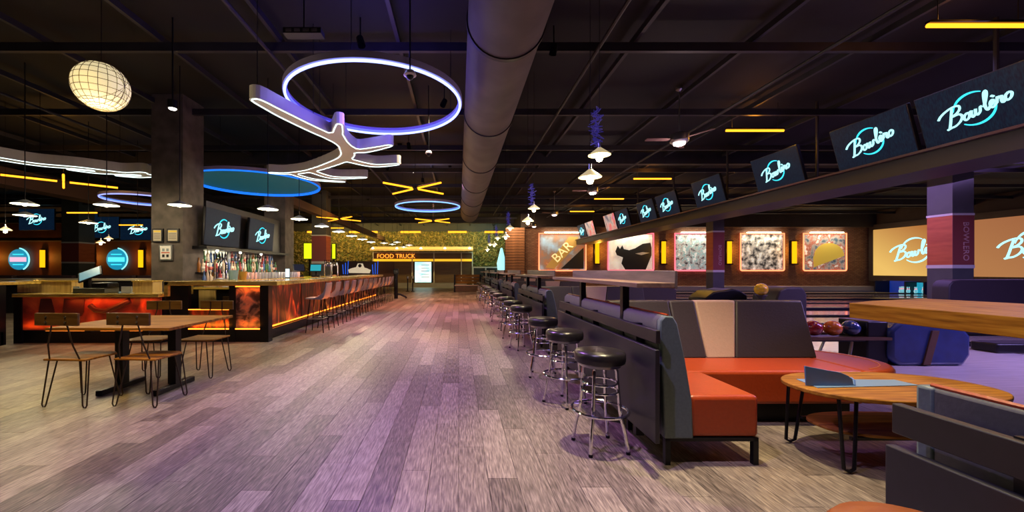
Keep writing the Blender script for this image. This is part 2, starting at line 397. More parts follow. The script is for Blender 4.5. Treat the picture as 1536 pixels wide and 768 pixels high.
# orange painted band along the left wall
tag(O('trim_2', B(-40, -16.4, 29.94, 30.0, 0, 3.5), mat('orange_brown_paint', (.15, .05, .03), .6)), 'orange brown wainscot of the far left wall', None, kind='structure')
tag(O('trim_3', B(-40, -16.4, 29.9, 30.0, 3.5, 3.6), mat('grey_trim', (.2, .16, .17), .5)), 'thin grey rail over the orange wainscot', None, kind='structure')
tag(O('trim_4', B(-40, -16.4, 29.2, 29.9, 0, .95), mat('mauve_ledge', (.11, .07, .085), .5)), 'mauve low ledge in front of the far left wall', None, kind='structure')
# timber slats between the moss wall and the bricks
SW = tag(O('wall_panel', B(3.0, 4.3, 25.52, 25.6, 0, 4.1), m_walldark), 'timber slat wall beside the brick wall', None, kind='structure')
sm = B(0, 1.25, 0, .05, 0, .15).mesh('slat', mat('slat_timber', (.24, .10, .04), .55, noise=(3, .3)))
area((3.6, 24.3, 4.4), (3.6, 25.5, 2.4), (1, .7, .4), 60, 1.2, .1)  # added warm wash that brightens the slats
for k in range(22):
    o = O('slat', sm, None, SW); o.location = (3.02, 25.46, .2+k*.178)
# moss / leaf wall
m_moss = tex('moss_backing', [(.3, (.05, .05, .012)), (.7, (.13, .12, .03))], (1, 1, 1), 6, 4, .9)
MW = tag(O('wall_moss', B(-13.8, 4.0, 32.4, 32.6, 0, 4.5), m_moss), 'far wall covered in yellow green preserved leaves', None, kind='structure')
m_leaf = tex('moss_leaf', [(.2, (.05, .055, .010)), (.45, (.17, .11, .028)), (.7, (.42, .27, .07))], (1, 1, 1), 3.5, 3, .7, coord='World', bump=0)
vs, fs = [], []
rr = random.Random(3)
for k in range(9000):
    x = rr.uniform(-13.7, 3.95); z = rr.uniform(2.1, 4.5) if rr.random() < .85 else rr.uniform(.8, 2.1)
    y = 32.4-rr.uniform(.01, .13); a = rr.uniform(0, pi); s = rr.uniform(.05, .12); t = rr.uniform(-.08, .08)
    b = len(vs); c_, s_ = cos(a)*s, sin(a)*s
    vs += [(x-c_, y, z-s_), (x+s_*.45, y+t, z-c_*.45), (x+c_, y-.03, z+s_), (x-s_*.45, y-t, z+c_*.45)]; fs.append((b, b+1, b+2, b+3))
me = bpy.data.meshes.new('moss_leaves'); me.from_pydata(vs, [], fs); me.materials.append(m_leaf)
tag(O('moss_leaves', me, None, MW), None, None, kind='stuff')

# ----- spiral duct
D = T('air_duct', 'wide round grey spiral duct running down the hall under the ceiling', 'duct', (.557, 0, 4.26))
mb = MB(); mb.M = Matrix.Rotation(R(-90), 4, 'X')
mb.lathe([(.45, -3), (.45, 20.3), (.40, 20.55), (.2, 20.68), (0, 20.7)], n=40); O('duct_pipe', mb, m_duct, D, True)
for y in (1.9, 4.6, 7.26, 10, 12.6, 15.3, 18.0):
    mb = MB(); mb.M = Matrix.Rotation(R(-90), 4, 'X') @ Matrix.Translation((0, 0, y)); mb.lathe([(.452, -.03), (.468, -.03), (.468, .03), (.452, .03)], n=40)
    O('duct_band', mb, mat('duct_band', (.035, .03, .035), .5, .4), D, True)
    O('hanger', MB().cyl((0, y, .45), (0, y, CEIL-4.26), .01, n=6), m_black, D)

# ----- columns
def column(x0, x1, y0, y1, label, kind, name='column'):
    c = T(name, label, None, ((x0+x1)/2, (y0+y1)/2, 0), kind='structure'); a, b = (x1-x0)/2, (y1-y0)/2
    if kind == 'plain':
        O('shaft', B(-a, a, -b, b, 0, CEIL), m_column, c)
        O('base_trim', B(-a-.02, a+.02, -b-.02, b+.02, 0, .12), m_blackp, c)
    else:
        z0, z1, z2, z3 = kind
        O('shaft', B(-a, a, -b, b, 0, z0), m_colgrey, c); O('upper_shaft', B(-a, a, -b, b, z3, CEIL), m_colgrey, c)
        O('stripe', B(-a-.01, a+.01, -b-.01, b+.01, z0, z1), m_white, c); O('stripe', B(-a-.01, a+.01, -b-.01, b+.01, z2, z3), m_white, c)
        O('orange_band', B(-a, a, -b, b, z1, z2), m_colorange, c)
        O('maroon_board', B(-a-.004, a+.004, -b-.008, -b, z1, z2), m_colred, c)
    return c
column(-6.72, -6.03, 8.6, 9.3, 'broad brown-grey plaster column with framed notices at the bar', 'plain')
column(-6.57, -5.87, 13.3, 14.0, 'plaster column behind the bar screens', 'plain')
c3 = column(-7.1, -6.4, 19, 19.7, 'grey column with orange band beyond the bar', (1.66, 1.77, 3.0, 3.05))
c4 = column(11.55, 12.05, 9.2, 9.7, 'grey column with orange band and vertical lettering beside the lanes', (1.39, 1.47, 2.63, 2.68))
c5 = column(11.45, 11.95, 17.7, 18.2, 'slender grey column with orange band, further down the lanes', (1.25, 1.35, 3.05, 3.12))
c6 = column(-20.7, -19.8, 20.5, 21.4, 'blue-grey column with maroon band at far left', (1.7, 1.78, 2.75, 2.82))
tm = text_mesh('BOWLERO', .19, .004); tm.materials.append(mat('pale_lettering', (.55, .33, .33), .6))
for c, y in ((c4, -.262), (c5, -.262)):
    o = O('lettering', tm, None, c); o.rotation_euler = (R(90), R(90), 0); o.location = (.05, y, 2.02)

# ================================================================= LANES
m_appr = tex('approach_maple', [(.3, (.50, .45, .46)), (.7, (.66, .60, .60))], (.8, 12, 1), 3, 5, .16, coord='World', coat=.4, bump=.02)
m_lane = tex('lane_maple', [(.3, (.36, .30, .27)), (.7, (.5, .43, .37))], (.6, 12, 1), 3, 5, .1, coord='World', coat=.6, bump=.01)
m_gut = mat('gutter_black', (.01, .01, .014), .3)
tag(O('floor_approach', B(4.55, 9.0, -3, 25.9, -.12, 0), m_appr), 'pale glossy maple lane approach lit violet', None, kind='structure')
tag(O('floor_lane_bed', B(9.0, 27.2, -3, 25.9, -.2, -.1), m_gut), 'dark bed under the bowling lanes', None, kind='structure')
lanes = []
Dv = [0.5, 4.9, 9.3, 13.7, 18.1, 22.5]
k = 0
for d in Dv:
    for j, c in enumerate((1.3, 3.1)):
        y = d+c
        if y > 25: continue
        L = T('bowling_lane', '', 'bowling lane', (9, y, 0), group='bowling lanes running to the right')
        O('lane_bed', B(0, 16.9, -.53, .53, -.1, 0), m_lane, L)
        for s in (-1, 1):
            mb = MB(); r = .12
            mb.prism([(s*(.54), -.098), (s*.78, -.098), (s*.78, -.005), (s*.76, -.005), (s*.74, -.075), (s*.58, -.075), (s*.56, -.005), (s*.54, -.005)], 0, 16.9, 'x'); O('gutter', mb, m_gut, L)
        L['label'] = 'glossy violet-lit bowling lane, %s from the camera' % ORD[k]; k += 1
# ball-return dividers between lane pairs
for i, d in enumerate(Dv):
    tag(O('lane_divider', B(9, 25.9, d-.48+.9-.42, d+.48-.02, -.1, .035), mat('divider_black', (.02, .018, .025), .3), bevel=.01),
        'low black capping strip between lane pairs, %s from the camera' % ORD[i], 'divider', 'capping strips between lane pairs')
# kerb under the brick wall
tag(O('trim_5', B(4.7, 27, 25.5, 26, 0, .3), mat('kerb_grey', (.6, .55, .48), .5)), 'pale kerb along the foot of the brick wall', None, kind='structure')
# masking wall with screens at the pin end
scr_mat = lambda nm, c: glow(nm, c, 1.0)
MU = T('masking_wall', 'dark masking panel above the pin decks at the lane ends', 'wall panel', (27.0, 0, 0))
O('mask_panel', B(0, .15, .5, 25.9, .62, 4.3), mat('mask_dark', (.04, .032, .03), .5), MU)
for k, y in enumerate((2.75, 7.1, 11.5, 15.9, 20.4, 24.9)): O('frame_post', B(-.06, 0, y-.1, y+.1, 0, .72), mat('post_grey', (.15, .13, .13), .5), MU)
def proj_mat(name, a, b):
    m = bpy.data.materials.new(name); m.use_nodes = True; nt = m.node_tree; nt.nodes.remove(nt.nodes['Principled BSDF'])
    tc = nt.nodes.new('ShaderNodeTexCoord'); sp = nt.nodes.new('ShaderNodeSeparateXYZ'); nt.links.new(tc.outputs['Generated'], sp.inputs[0])
    ad = nt.nodes.new('ShaderNodeMath'); ad.operation = 'SUBTRACT'; nt.links.new(sp.outputs[1], ad.inputs[0]); nt.links.new(sp.outputs[2], ad.inputs[1])
    mr = nt.nodes.new('ShaderNodeMapRange'); mr.inputs[1].default_value = -1; mr.inputs[2].default_value = 1; nt.links.new(ad.outputs[0], mr.inputs[0])
    c = ramp(nt, mr.outputs[0], [(.15, a), (.85, b)])
    e = nt.nodes.new('ShaderNodeEmission'); nt.links.new(c, e.inputs[0]); e.inputs[1].default_value = .8; nt.links.new(e.outputs[0], nt.nodes['Material Output'].inputs[0]); return m
m_proj = proj_mat('projected_amber', (.40, .13, .035), (.86, .53, .14)); m_proj2 = proj_mat('projected_tan', (.34, .12, .05), (.44, .19, .07))
for nm, y0, y1, mm, lab in (('a', 21.0, 25.55, m_proj, 'amber projection screen with script logo beside the brick wall, left of the column'), ('b', 16.05, 20.75, m_proj2, 'tan projection screen with script logo at the right edge, right of the column'), ('c', 11.2, 15.8, m_proj2, 'tan projection screen over the nearest lanes, outside the frame')):
    s = T('projection_screen', lab, 'screen', (26.95, (y0+y1)/2, 2.475)); hw = (y1-y0)/2
    O('image_surface', B(-.02, .03, -hw, hw, -1.475, 1.475), mm, s)
    l = O('wordmark', LOGO, None, s); l.scale = (2.6, 2.6, 2.6); l.rotation_euler = (0, 0, R(-90)); l.location = (-.12, -.1, .05)
    l = O('logo_circle', LCIRCW, None, s); l.scale = (2.6, 2.6, 2.6); l.rotation_euler = (0, 0, R(-90)); l.location = (-.06, -.1, .05)
# pin decks
m_pitblue = mat('pit_blue', (.01, .02, .10), .5, emit=(.01, .04, .35), es=.4); m_pitlit = mat('pit_cyan', (.02, .1, .14), .5, emit=(.02, .5, .75), es=.45)
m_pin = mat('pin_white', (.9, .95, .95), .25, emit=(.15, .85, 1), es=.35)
pinmesh = MB().lathe([(0, 0), (.026, 0), (.03, .01), (.06, .114), (.046, .18), (.024, .245), (.03, .31), (.032, .34), (.022, .372), (0, .382)], n=12).mesh('bowling_pin', m_pin, True)
stripe_m = MB().lathe([(.0265, .235), (.0265, .225), (.0285, .262), (.0275, .262)], n=12).mesh('neck_stripe', m_pinkneon, True)
k = 0
for d in Dv:
    for c in (1.3, 3.1):
        y = d+c
        if y > 25 or y < 12: continue
        pd = T('pin_deck', 'blue lit pin pit at the end of the %s lane from the brick wall' % ORD[6-k if 6-k >= 0 else 7], 'pin deck', (26.95, y, 0), group='pin decks under the screens')
        O('pit_back', B(0, .05, -.8, .8, -.1, .68), m_pitblue, pd); O('pit_side', B(-.9, 0, -.86, -.8, -.1, .68), m_gut, pd); O('pit_side', B(-.9, 0, .8, .86, -.1, .68), m_gut, pd); k += 1
k = 0
pc = 22.5+1.3-.95
PD = (25.75, 22.95)
tag(O('pit_glow_panel', B(26.72, 26.77, 22.4, 23.5, .0, .62), m_pitlit), 'cyan lit pit curtain behind the standing pins', 'curtain')
for row in range(4):
    for i in range(row+1):
        o = O('bowling_pin', pinmesh, None); o.location = (PD[0]+row*.264, PD[1]+(i-row/2)*.305, 0); st = O('neck_stripe', stripe_m, None, o)
        tag(o, 'white cyan-lit bowling pin, %s in the %s row of the lit set' % (['leftmost', 'second from left', 'third from left', 'fourth from left'][i], ['front', 'second', 'third', 'back'][row]), 'bowling pin', 'ten pins standing in the lit rack'); k += 1
# black column guard on the lanes and its capping
tag(O('column_guard', MB().prism([(10.75, 0), (15.2, 0), (15.2, 1.14), (11.0, 1.14), (10.85, 1.11), (10.77, 1.03), (10.75, .95)], 8.62, 8.95, 'y'), m_plum, bevel=.02),
    'long black padded barrier with a rounded corner in front of the column', 'barrier')
tag(O('lane_rail', B(9.0, 16, 8.05, 8.2, 0, .05), m_black), 'black rail lying along the lane edge under the tall table', 'rail')
tag(O('lane_light_panel', B(8.7, 10.6, 6.35, 6.7, 0, .16), m_black, bevel=.03), 'low black box on the approach at the right edge', 'floor box')
# ball returns
m_hood = mat('hood_blue', (.012, .028, .12), .35, noise=(8, .2)); m_bronze = mat('bronze_strip', (.12, .06, .035), .4, .5)
def ball_return(loc, label, z1=.66, L=2.2):
    t = T('ball_return', label, 'ball return', loc)
    O('hood', MB().prism([(1.15, 0), (2.05, 0), (2.15, .15), (2.15, .42), (2.0, z1-.06), (1.8, z1), (1.2, z1), (1.02, .5), (1.02, .1)], -.28, .28, 'y'), m_hood, t, bevel=.05)
    O('hood_strip', MB().prism([(1.45, .02), (1.55, .02), (1.68, .5), (1.58, .5)], -.3, -.27, 'y'), m_bronze, t)
    O('dark_core', B(.75, 1.05, -.22, .22, 0, .62), m_black, t, bevel=.02)
    O('rack_rail', B(-.1, 1.35, -.27, -.2, .36, .40), m_bronze, t); O('rack_rail', B(-.1, 1.35, .2, .27, .36, .40), m_bronze, t)
    O('rack_tray', B(-.05, 1.05, -.2, .2, .33, .37), m_black, t)
    O('leg', MB().cyl((.55, -.2, .33), (.45, -.24, 0), .018, n=8), m_steel, t); O('leg', MB().cyl((.55, .2, .33), (.45, .24, 0), .018, n=8), m_steel, t)
    return t
ball_return((5.05, 5.8, 0), 'navy hooded ball return with three balls under the tall table')
m_balls = {c: mat('ball_'+c, v, .12, noise=(12, .35), coat=.5) for c, v in (('crimson', (.28, .02, .03)), ('orange', (.65, .16, .03)), ('blue', (.03, .05, .16)), ('yellow', (.85, .5, .03)))}
for c, x in (('crimson', 5.12), ('orange', 5.40), ('blue', 5.66)):
    b = tag(O('bowling_ball', MB().sphere((0, 0, 0), .109, 24, 14), m_balls[c], None, True), '%s bowling ball resting on the ball return rack' % c, 'bowling ball'); b.location = (x, 5.68, .51)
def hump(loc, label, w, h=.94, sl=.12, mm=m_black):
    t = T('ball_return_hood', label, 'ball return', loc)
    O('hood', MB().prism([(0, 0), (w, 0), (w, h-.13), (w-sl*.5, h-.03), (w-sl, h), (sl*1.8, h), (sl*.6, h-.06), (0, h-.2)], -.3, .3, 'y'), mm, t, bevel=.03)
    O('base', B(-.04, w+.04, -.33, .33, 0, .08), m_blackp, t); return t
hump((5.70, 7.35, 0), 'dark raised ball return hood with a yellow ball beside it', .55, 1.04, .1, m_plum)
b = tag(O('bowling_ball', MB().sphere((0, 0, 0), .109, 24, 14), m_balls['yellow'], None, True), 'shiny yellow bowling ball on its pedestal beside the dark hood', 'bowling ball'); b.location = (5.46, 7.1, 1.0)
tag(O('ball_pedestal', MB().lathe([(.16, 0), (.14, .04), (.05, .1), (.05, .84), (.1, .9), (.06, .895), (0, .895)], (5.46, 7.1, 0)), m_plum, None, True), 'dark pedestal carrying the yellow bowling ball', 'stand')
hump((4.95, 8.2, 0), 'low black domed hood behind the cream-striped booth', .86, .97, .3)
hump((4.85, 11.3, 0), 'black sloping hood seen over the booth ledge', 1.25, .93, .3, m_plum)

# TV soffit and screens
S = tag(O('trim_6', B(7.75, 8.7, 1.5, 25.9, 3.02, 3.3), mat('soffit_dark', (.012, .009, .013), .5)), 'long dark soffit carrying the row of screens', None, kind='structure')
for k in range(8): O('hanger', MB().cyl((8.2, 3+k*3, 3.3), (8.2, 3+k*3, CEIL), .03, n=8), m_beam, S)
tag(O('trim_7', B(7.66, 7.74, 1.5, 25.9, 3.3, 3.34), mat('rail_violet', (.05, .02, .03), .4)), 'thin rail under the lane screens', None, kind='structure')
def pixel_mat():
    m = bpy.data.materials.new('screen_navy'); m.use_nodes = True; nt = m.node_tree; b = nt.nodes['Principled BSDF']
    tc = nt.nodes.new('ShaderNodeTexCoord'); n = nt.nodes.new('ShaderNodeTexNoise'); n.inputs['Scale'].default_value = 60; n.inputs['Detail'].default_value = 3
    mp = nt.nodes.new('ShaderNodeMapping'); mp.inputs['Scale'].default_value = (1, 1, .25); nt.links.new(tc.outputs['Object'], mp.inputs[0]); nt.links.new(mp.outputs[0], n.inputs['Vector'])
    c = ramp(nt, n.outputs['Fac'], [(.35, (.0012, .0022, .010)), (.75, (.003, .014, .028))])
    nt.links.new(c, b.inputs['Emission Color']); b.inputs['Emission Strength'].default_value = 1; b.inputs['Base Color'].default_value = (.004, .004, .006, 1); b.inputs['Roughness'].default_value = .55; b.inputs['Specular IOR Level'].default_value = .12; return m
m_screen = pixel_mat()
def tv(loc, rz, tilt, label, w=1.38, h=.84, kind='logo', group='lane screens on the soffit', ls=1.0):
    t = T('wall_screen', label, 'screen', loc, rz, group); t.rotation_euler = (R(tilt), 0, rz)
    O('bezel', B(-w/2, w/2, 0, .07, -h/2, h/2), m_black, t, bevel=.008)
    O('picture', B(-w/2+.015, w/2-.015, -.004, .002, -h/2+.015, h/2-.015), m_screen if kind == 'logo' else kind, t)
    O('mount', B(-.08, .08, .07, .22, -.1, .1), m_black, t)
    if ls:
        l = O('wordmark', LOGO, None, t); l.scale = (ls*.86,)*3; l.location = (0, -.02, 0)
        l = O('logo_circle', LCIRC, None, t); l.scale = (ls*.86,)*3; l.location = (0, -.012, 0)
    return t
m_sport = tex('screen_sport', [(.35, (.02, .04, .12)), (.5, (.5, .4, .38)), (.62, (.8, .1, .06)), (.8, (.1, .3, .8))], (2, 2, 1), 1.5, 3, .3, emit=.6, bump=0)
TVL = ['nearest lane screen at the right edge, script logo largest', 'lane screen with script logo, directly left of the nearest one', 'third lane screen from the right edge, alone over the approach', 'fourth lane screen from the right edge, alone', 'fifth lane screen, the nearer of the middle pair', 'sixth lane screen, the farther of the middle pair', 'seventh lane screen showing a blue logo', 'lane screen showing a red and white stripe picture', 'lane screen with a pale sports picture near the brick wall', 'farthest lane screen, beside the brick wall']
for k, y0 in enumerate((5.12, 6.6, 8.76, 11.35, 13.7, 15.3, 17.6, 19.1, 22.1, 23.6)):
    tv((7.62, y0+.69, 3.74), R(-90), 15, TVL[k], kind=m_sport if k in (7, 8) else 'logo', ls=0 if k in (7, 8) else 1)

# ================================================================= BRICK WALL ART
art = {
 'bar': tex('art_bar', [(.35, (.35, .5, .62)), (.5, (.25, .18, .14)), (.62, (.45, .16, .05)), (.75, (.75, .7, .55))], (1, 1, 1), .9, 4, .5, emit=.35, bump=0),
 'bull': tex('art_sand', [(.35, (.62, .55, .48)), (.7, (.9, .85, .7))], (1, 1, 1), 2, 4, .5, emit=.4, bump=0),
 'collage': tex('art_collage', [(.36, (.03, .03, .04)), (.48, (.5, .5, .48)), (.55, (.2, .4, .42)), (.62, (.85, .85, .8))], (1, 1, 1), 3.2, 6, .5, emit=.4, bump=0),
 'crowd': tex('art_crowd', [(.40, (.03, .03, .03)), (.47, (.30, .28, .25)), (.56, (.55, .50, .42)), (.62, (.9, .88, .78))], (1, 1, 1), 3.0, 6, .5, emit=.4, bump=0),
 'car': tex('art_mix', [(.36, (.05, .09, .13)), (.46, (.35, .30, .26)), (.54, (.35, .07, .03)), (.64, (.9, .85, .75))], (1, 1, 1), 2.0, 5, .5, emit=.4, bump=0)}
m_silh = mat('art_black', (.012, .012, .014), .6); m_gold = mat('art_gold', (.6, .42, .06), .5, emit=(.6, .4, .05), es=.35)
AR = [('bar', 808, 878, 'orange-framed lit picture of a slanting BAR sign'), ('bull', 911, 979, 'lit picture of a black animal shape on pale ground'),
      ('collage', 1011, 1078, 'pink-framed lit black and white collage beside the slender column'), ('crowd', 1109, 1174, 'orange-framed lit picture of a grey crowd'),
      ('car', 1203, 1267, 'rightmost lit picture with a yellow dome shape')]
for k, (nm, u0, u1, lab) in enumerate(AR):
    x0, x1 = (u0-CX)/F*26, (u1-CX)/F*26; w, h = (x1-x0)/2, 1.22
    t = T('framed_art', lab, 'picture', ((x0+x1)/2, 25.93, 2.53), group=None)
    O('picture', B(-w+.06, w-.06, -.01, .05, -h+.06, h-.06), art[nm], t)
    nm_neon = m_redneon if k in (0, 3, 4) else m_pinkneon
    O('neon_frame', MB().tube([(-w, -.05, -h+.1), (-w+.03, -.05, -h+.03), (-w+.1, -.05, -h), (w-.1, -.05, -h), (w-.03, -.05, -h+.03), (w, -.05, -h+.1), (w, -.05, h), (-w, -.05, h)], .045, 8, closed=True), nm_neon, t)
    O('picture_light', B(-w+.35, w-.35, -.24, -.12, h+.02, h+.08), glow('picture_lamp', (1, .9, .65), 9), t)
    O('lamp_arm', MB().cyl((0, -.15, h+.06), (0, .05, h+.06), .02, n=6), m_black, t)
    area((t.location.x, 25.62, 3.85), (t.location.x, 25.97, 3.0), (1, .92, .7), 26, w*1.6, .08)
    if nm == 'bar':
        O('sign_shape', MB().prism([(-1.1, -1.0), (-.55, -1.1), (1.0, .5), (1.05, 1.0), (.45, 1.0)], -.03, -.012, 'y'), mat('art_sign', (.45, .25, .06), .5, emit=(.55, .3, .06), es=.3), t)
        me = text_mesh('BAR', .85, .01); me.materials.append(mat('art_letters', (.9, .85, .5), .5, emit=(.9, .8, .35), es=.5))
        l = O('lettering', me, None, t); l.rotation_euler = (R(90), R(-45), 0); l.location = (.0, -.05, .0)
        O('dark_corner', MB().prism([(-.1, -1.1), (1.4, -1.1), (1.4, .3)], -.022, -.011, 'y'), m_silh, t)
    if nm == 'bull':
        O('animal_shape', MB().prism([(-1.0, .05), (-.85, .42), (-.7, .2), (-.55, .45), (-.45, .2), (-.1, .12), (.3, .25), (.8, .55), (1.3, .62), (1.38, .3), (1.38, -.2), (1.0, -1.15), (-.35, -1.15), (-.6, -.75), (-.5, -.35), (-.9, -.2)], -.03, -.012, 'y'), m_silh, t)
        O('pale_streak', MB().prism([(.3, -.1), (.8, .0), (1.25, -.05), (.7, -.2)], -.04, -.031, 'y'), m_white, t)
    if nm == 'car':
        O('dome_shape', MB().prism([(-.7, -1.0), (-.75, -.3)]+[(.3+.98*cos(a), -.25+.85*sin(a)) for a in [pi-i*pi/12 for i in range(13)]], -.03, -.012, 'y'), m_gold, t)
for k, u in enumerate((894.5, 993.5, 1091.5, 1188)):
    t = T('wall_sconce', ['yellow tube sconce between the BAR picture and the animal picture', 'yellow tube sconce left of the pink-framed collage', 'yellow tube sconce right of the slender column', 'yellow tube sconce left of the rightmost picture'][k], 'wall light', ((u-CX)/F*26, 25.9, 2.5))
    O('lit_tube', MB().cyl((0, -.08, -.72), (0, -.08, .72), .13, n=12), m_amber, t, True)
    O('bracket', B(-.17, .17, -.03, .1, -.78, .78), m_black, t); O('cap', B(-.15, .15, -.23, .05, .72, .8), m_black, t); O('cap', B(-.15, .15, -.23, .05, -.8, -.72), m_black, t)
    bulb((t.location.x, 25.5, 2.6), (1, .45, .05), 45, .1)

# far left wall: signs and sconces
m_signdisc = mat('sign_disc_cyan', (.02, .2, .3), .4, emit=(.01, .34, .55), es=.6)
for k, (u, lab) in enumerate(((26.5, 'round cyan neon sign with a pink-white bar, far left wall'), (174, 'round cyan neon sign left of the broad column'))):
    t = T('neon_sign', lab, 'sign', ((u-CX)/F*29.8, 29.85, 2.15))
    O('disc', MB().prism([(.78*cos(a*pi/16), .78*sin(a*pi/16)) for a in range(32)], 0, .06, 'y'), m_signdisc, t)
    O('neon_arc', MB().tube([(.86*cos(a), -.04, .86*sin(a)) for a in [R(-60+i*10) for i in range(15)]], .045, 8), glow('neon_arc', (.25, .9, 1), 1.2), t)
    O('name_bar', B(-.62, .62, -.05, -.01, -.17, .17), glow('neon_bar%d' % k, ((.9, .45, .6), (.1, .9, 1))[k], 1.0), t, bevel=.04)
    O('neon_dash', B(-.4, .4, -.04, -.01, .35, .42), m_cyan, t); O('neon_dash', B(-.4, .4, -.04, -.01, -.42, -.35), m_cyan, t)
for k, u in enumerate((-10, 65, 137, 212)):
    t = T('wall_sconce', ['yellow sconce beyond the left edge of the far left wall', 'yellow tube sconce right of the pink-white barred neon sign', 'yellow tube sconce left of the second cyan neon sign', 'yellow tube sconce beside the broad column'][k], 'wall light', ((u-CX)/F*29.8, 29.8, 2.2))
    O('lit_tube', MB().cyl((0, -.05, -.65), (0, -.05, .65), .16, n=12), m_amber, t, True); O('bracket', B(-.2, .2, -.02, .1, -.75, .75), m_black, t)
    bulb((t.location.x, 29.3, 2.3), (1, .4, .05), 26, .1)
# left lane screens
for k, (u, v) in enumerate(((55, 329), (120, 334), (152, 341), (207, 344))):
    Y = 22; p = px(u, v, Y)
    tv(p, 0, 0, 'distant screen with cyan logo over the far left lanes, %s from the left' % ORD[k], 2.0, 1.2, group='distant screens at far left', ls=1.25)

# ================================================================= FOOD TRUCK COUNTER
ft = T('food_counter', 'food truck shaped counter with glowing sign and lit menu door', 'food stall', (0, 31, 0))
fx = lambda u: (u-CX)/F*31
zz = lambda v: H-(v-CY)/F*31
m_truck = tex('truck_brown', [(.3, (.09, .045, .02)), (.7, (.14, .07, .03))], (1, 1, 6), 1, 3, .5)
m_frame = mat('truck_frame', (.6, .5, .42), .5)
O('body', B(fx(560), fx(708), 0, 1.1, .35, zz(377)), m_truck, ft)
O('plinth', B(fx(592), fx(700), -.1, 1.1, 0, .33), mat('plinth_grey', (.26, .21, .2), .5), ft)
O('dark_side', B(fx(560), fx(592), -.05, 0, 0, zz(393)), mat('truck_maroon', (.07, .02, .02), .5), ft)
O('awning', MB().prism([(-1.0, zz(377)), (.2, zz(371.5)), (.2, zz(371.5)+.1), (-1.0, zz(377)+.12)], fx(559), fx(709), 'x'), mat('awning_peach', (.75, .45, .25), .5), ft)
O('stripe', B(fx(559), fx(709), -.09, 0, zz(392), zz(388.5)), mat('stripe_yellow', (.85, .5, .03), .4, emit=(1, .55, .02), es=.7), ft)
for u in (560, 618.5, 651, 692, 708.5): O('frame_post', B(fx(u)-.04, fx(u)+.04, -.12, -.02, .33, zz(378)), m_frame, ft)
O('frame_rail', B(fx(560), fx(709), -.12, -.02, zz(379.5), zz(378.5)), m_frame, ft)
dr = O('menu_door', B(fx(621), fx(649.5), -.06, -.01, zz(424.5), zz(392.5)), m_black, ft)
O('lit_panel', B(fx(622.5), fx(647), -.09, -.06, zz(423.5), zz(393)), tex('lit_menu', [(.35, (.45, .95, 1)), (.55, (.75, 1, 1)), (.75, (.9, .9, .8))], (1, 1, 2), 1.5, 2, .4, emit=.9, bump=0), dr)
for k in range(5): O('menu_line', B(fx(632), fx(644), -.1, -.09, zz(398+k*4.5), zz(397.3+k*4.5)), mat('menu_grey', (.2, .3, .35), .5), dr)
me = text_mesh('FOOD TRUCK', .52, .03); me.materials.append(glow('neon_sign_orange', (1, .3, .03), 1.6)); l = O('lettering', me, None, ft); l.rotation_euler = (R(90), 0, 0); l.location = (fx(594.5), -.16, zz(384.5)); l.scale = (.9, .9, 1)
for u in (563, 598, 633, 668, 704): O('lamp', MB().sphere((fx(u), -.9, zz(373.5)), .09), m_warm2, ft, True)
area((fx(635), 29.2, 4.3), (fx(635), 32.4, 3.6), (1, .85, .25), 260, 9, .1)
area((-9.5, 29.6, 4.3), (-9.5, 32.4, 3.4), (1, .8, .25), 150, 5, .1)
area((2.2, 29.6, 4.2), (2.2, 32.4, 3.0), (.5, 1, .75), 70, 2, .1)
for k, (u0, u1) in enumerate(((524, 566), (601, 631), (672, 700), (727, 755), (461, 480))):
    Y = 29; x0, x1 = (u0-CX)/F*Y, (u1-CX)/F*Y
    t = T('light_bar', 'yellow light bar before the leaf wall, %s from the left' % (['second', 'third', 'fourth', 'fifth', 'first'][k]), 'ceiling light', ((x0+x1)/2, Y, H+57*Y/F), group='yellow bars before the leaf wall')
    w = (x1-x0)/2; O('tube', B(-w, w, -.05, .05, -.06, .06), m_yellow, t); O('hanger', MB().cyl((0, 0, .06), (0, 0, CEIL-t.location.z), .015, n=6), m_black, t)
# far dark partition with white rail on the right of the truck, cream emblem on the left
t = T('glass_partition', 'dark partition with white rail right of the food counter', 'partition', (0, 30, 0))
O('panel', B((710-CX)/F*30, (745-CX)/F*30, 0, .06, 0, 1.5), mat('part_green', (.012, .03, .03), .3), t); O('rail', B((709-CX)/F*30, (752-CX)/F*30, -.04, .1, 1.5, 1.6), m_white, t)
for u in (709.5, 728.5, 750): O('post', B((u-CX)/F*30-.05, (u-CX)/F*30+.05, -.05, .1, 0, 1.5), m_white, t)
p = px(751, 390, 30)
tag(O('glass_lamp', MB().lathe([(.0, -.85), (.3, -.8), (.35, -.3), (.2, .3), (.08, .8), (0, .85)], (p[0], 29.4, p[2]+.05)), mat('aqua_glass', (.5, .9, .95), .2, emit=(.45, .95, 1), es=.8), None, True), 'tall pale aqua glowing bottle lamp beside the slatted wall', 'lamp')
tag(O('lamp_plinth', MB().prism([(p[0]-.25, 29.15), (p[0]+.25, 29.15), (p[0]+.25, 29.65), (p[0]-.25, 29.65)], 0, p[2]-.8), m_black), 'black plinth under the aqua bottle lamp', 'plinth')
t = T('emblem_wall', 'dark low wall with cream car emblem behind the bar end', 'partition', px(540, 400, 22.5)[:2]+(0,))
O('panel', B(-1.9, .9, .02, .12, 0, 1.85), mat('emblem_dark', (.03, .012, .012), .6), t)
zc = 1.35+3*22.5/F
O('emblem', MB().prism([(-.62, zc-.28), (.55, zc-.3), (.62, zc-.12), (.4, zc-.02), (.25, zc+.02), (.15, zc+.26), (-.12, zc+.26), (-.22, zc+.05), (-.5, zc-.02), (-.68, zc-.1)], -.02, .02, 'y'), mat('emblem_cream', (.8, .7, .55), .5, emit=(.8, .7, .5), es=.4), t)
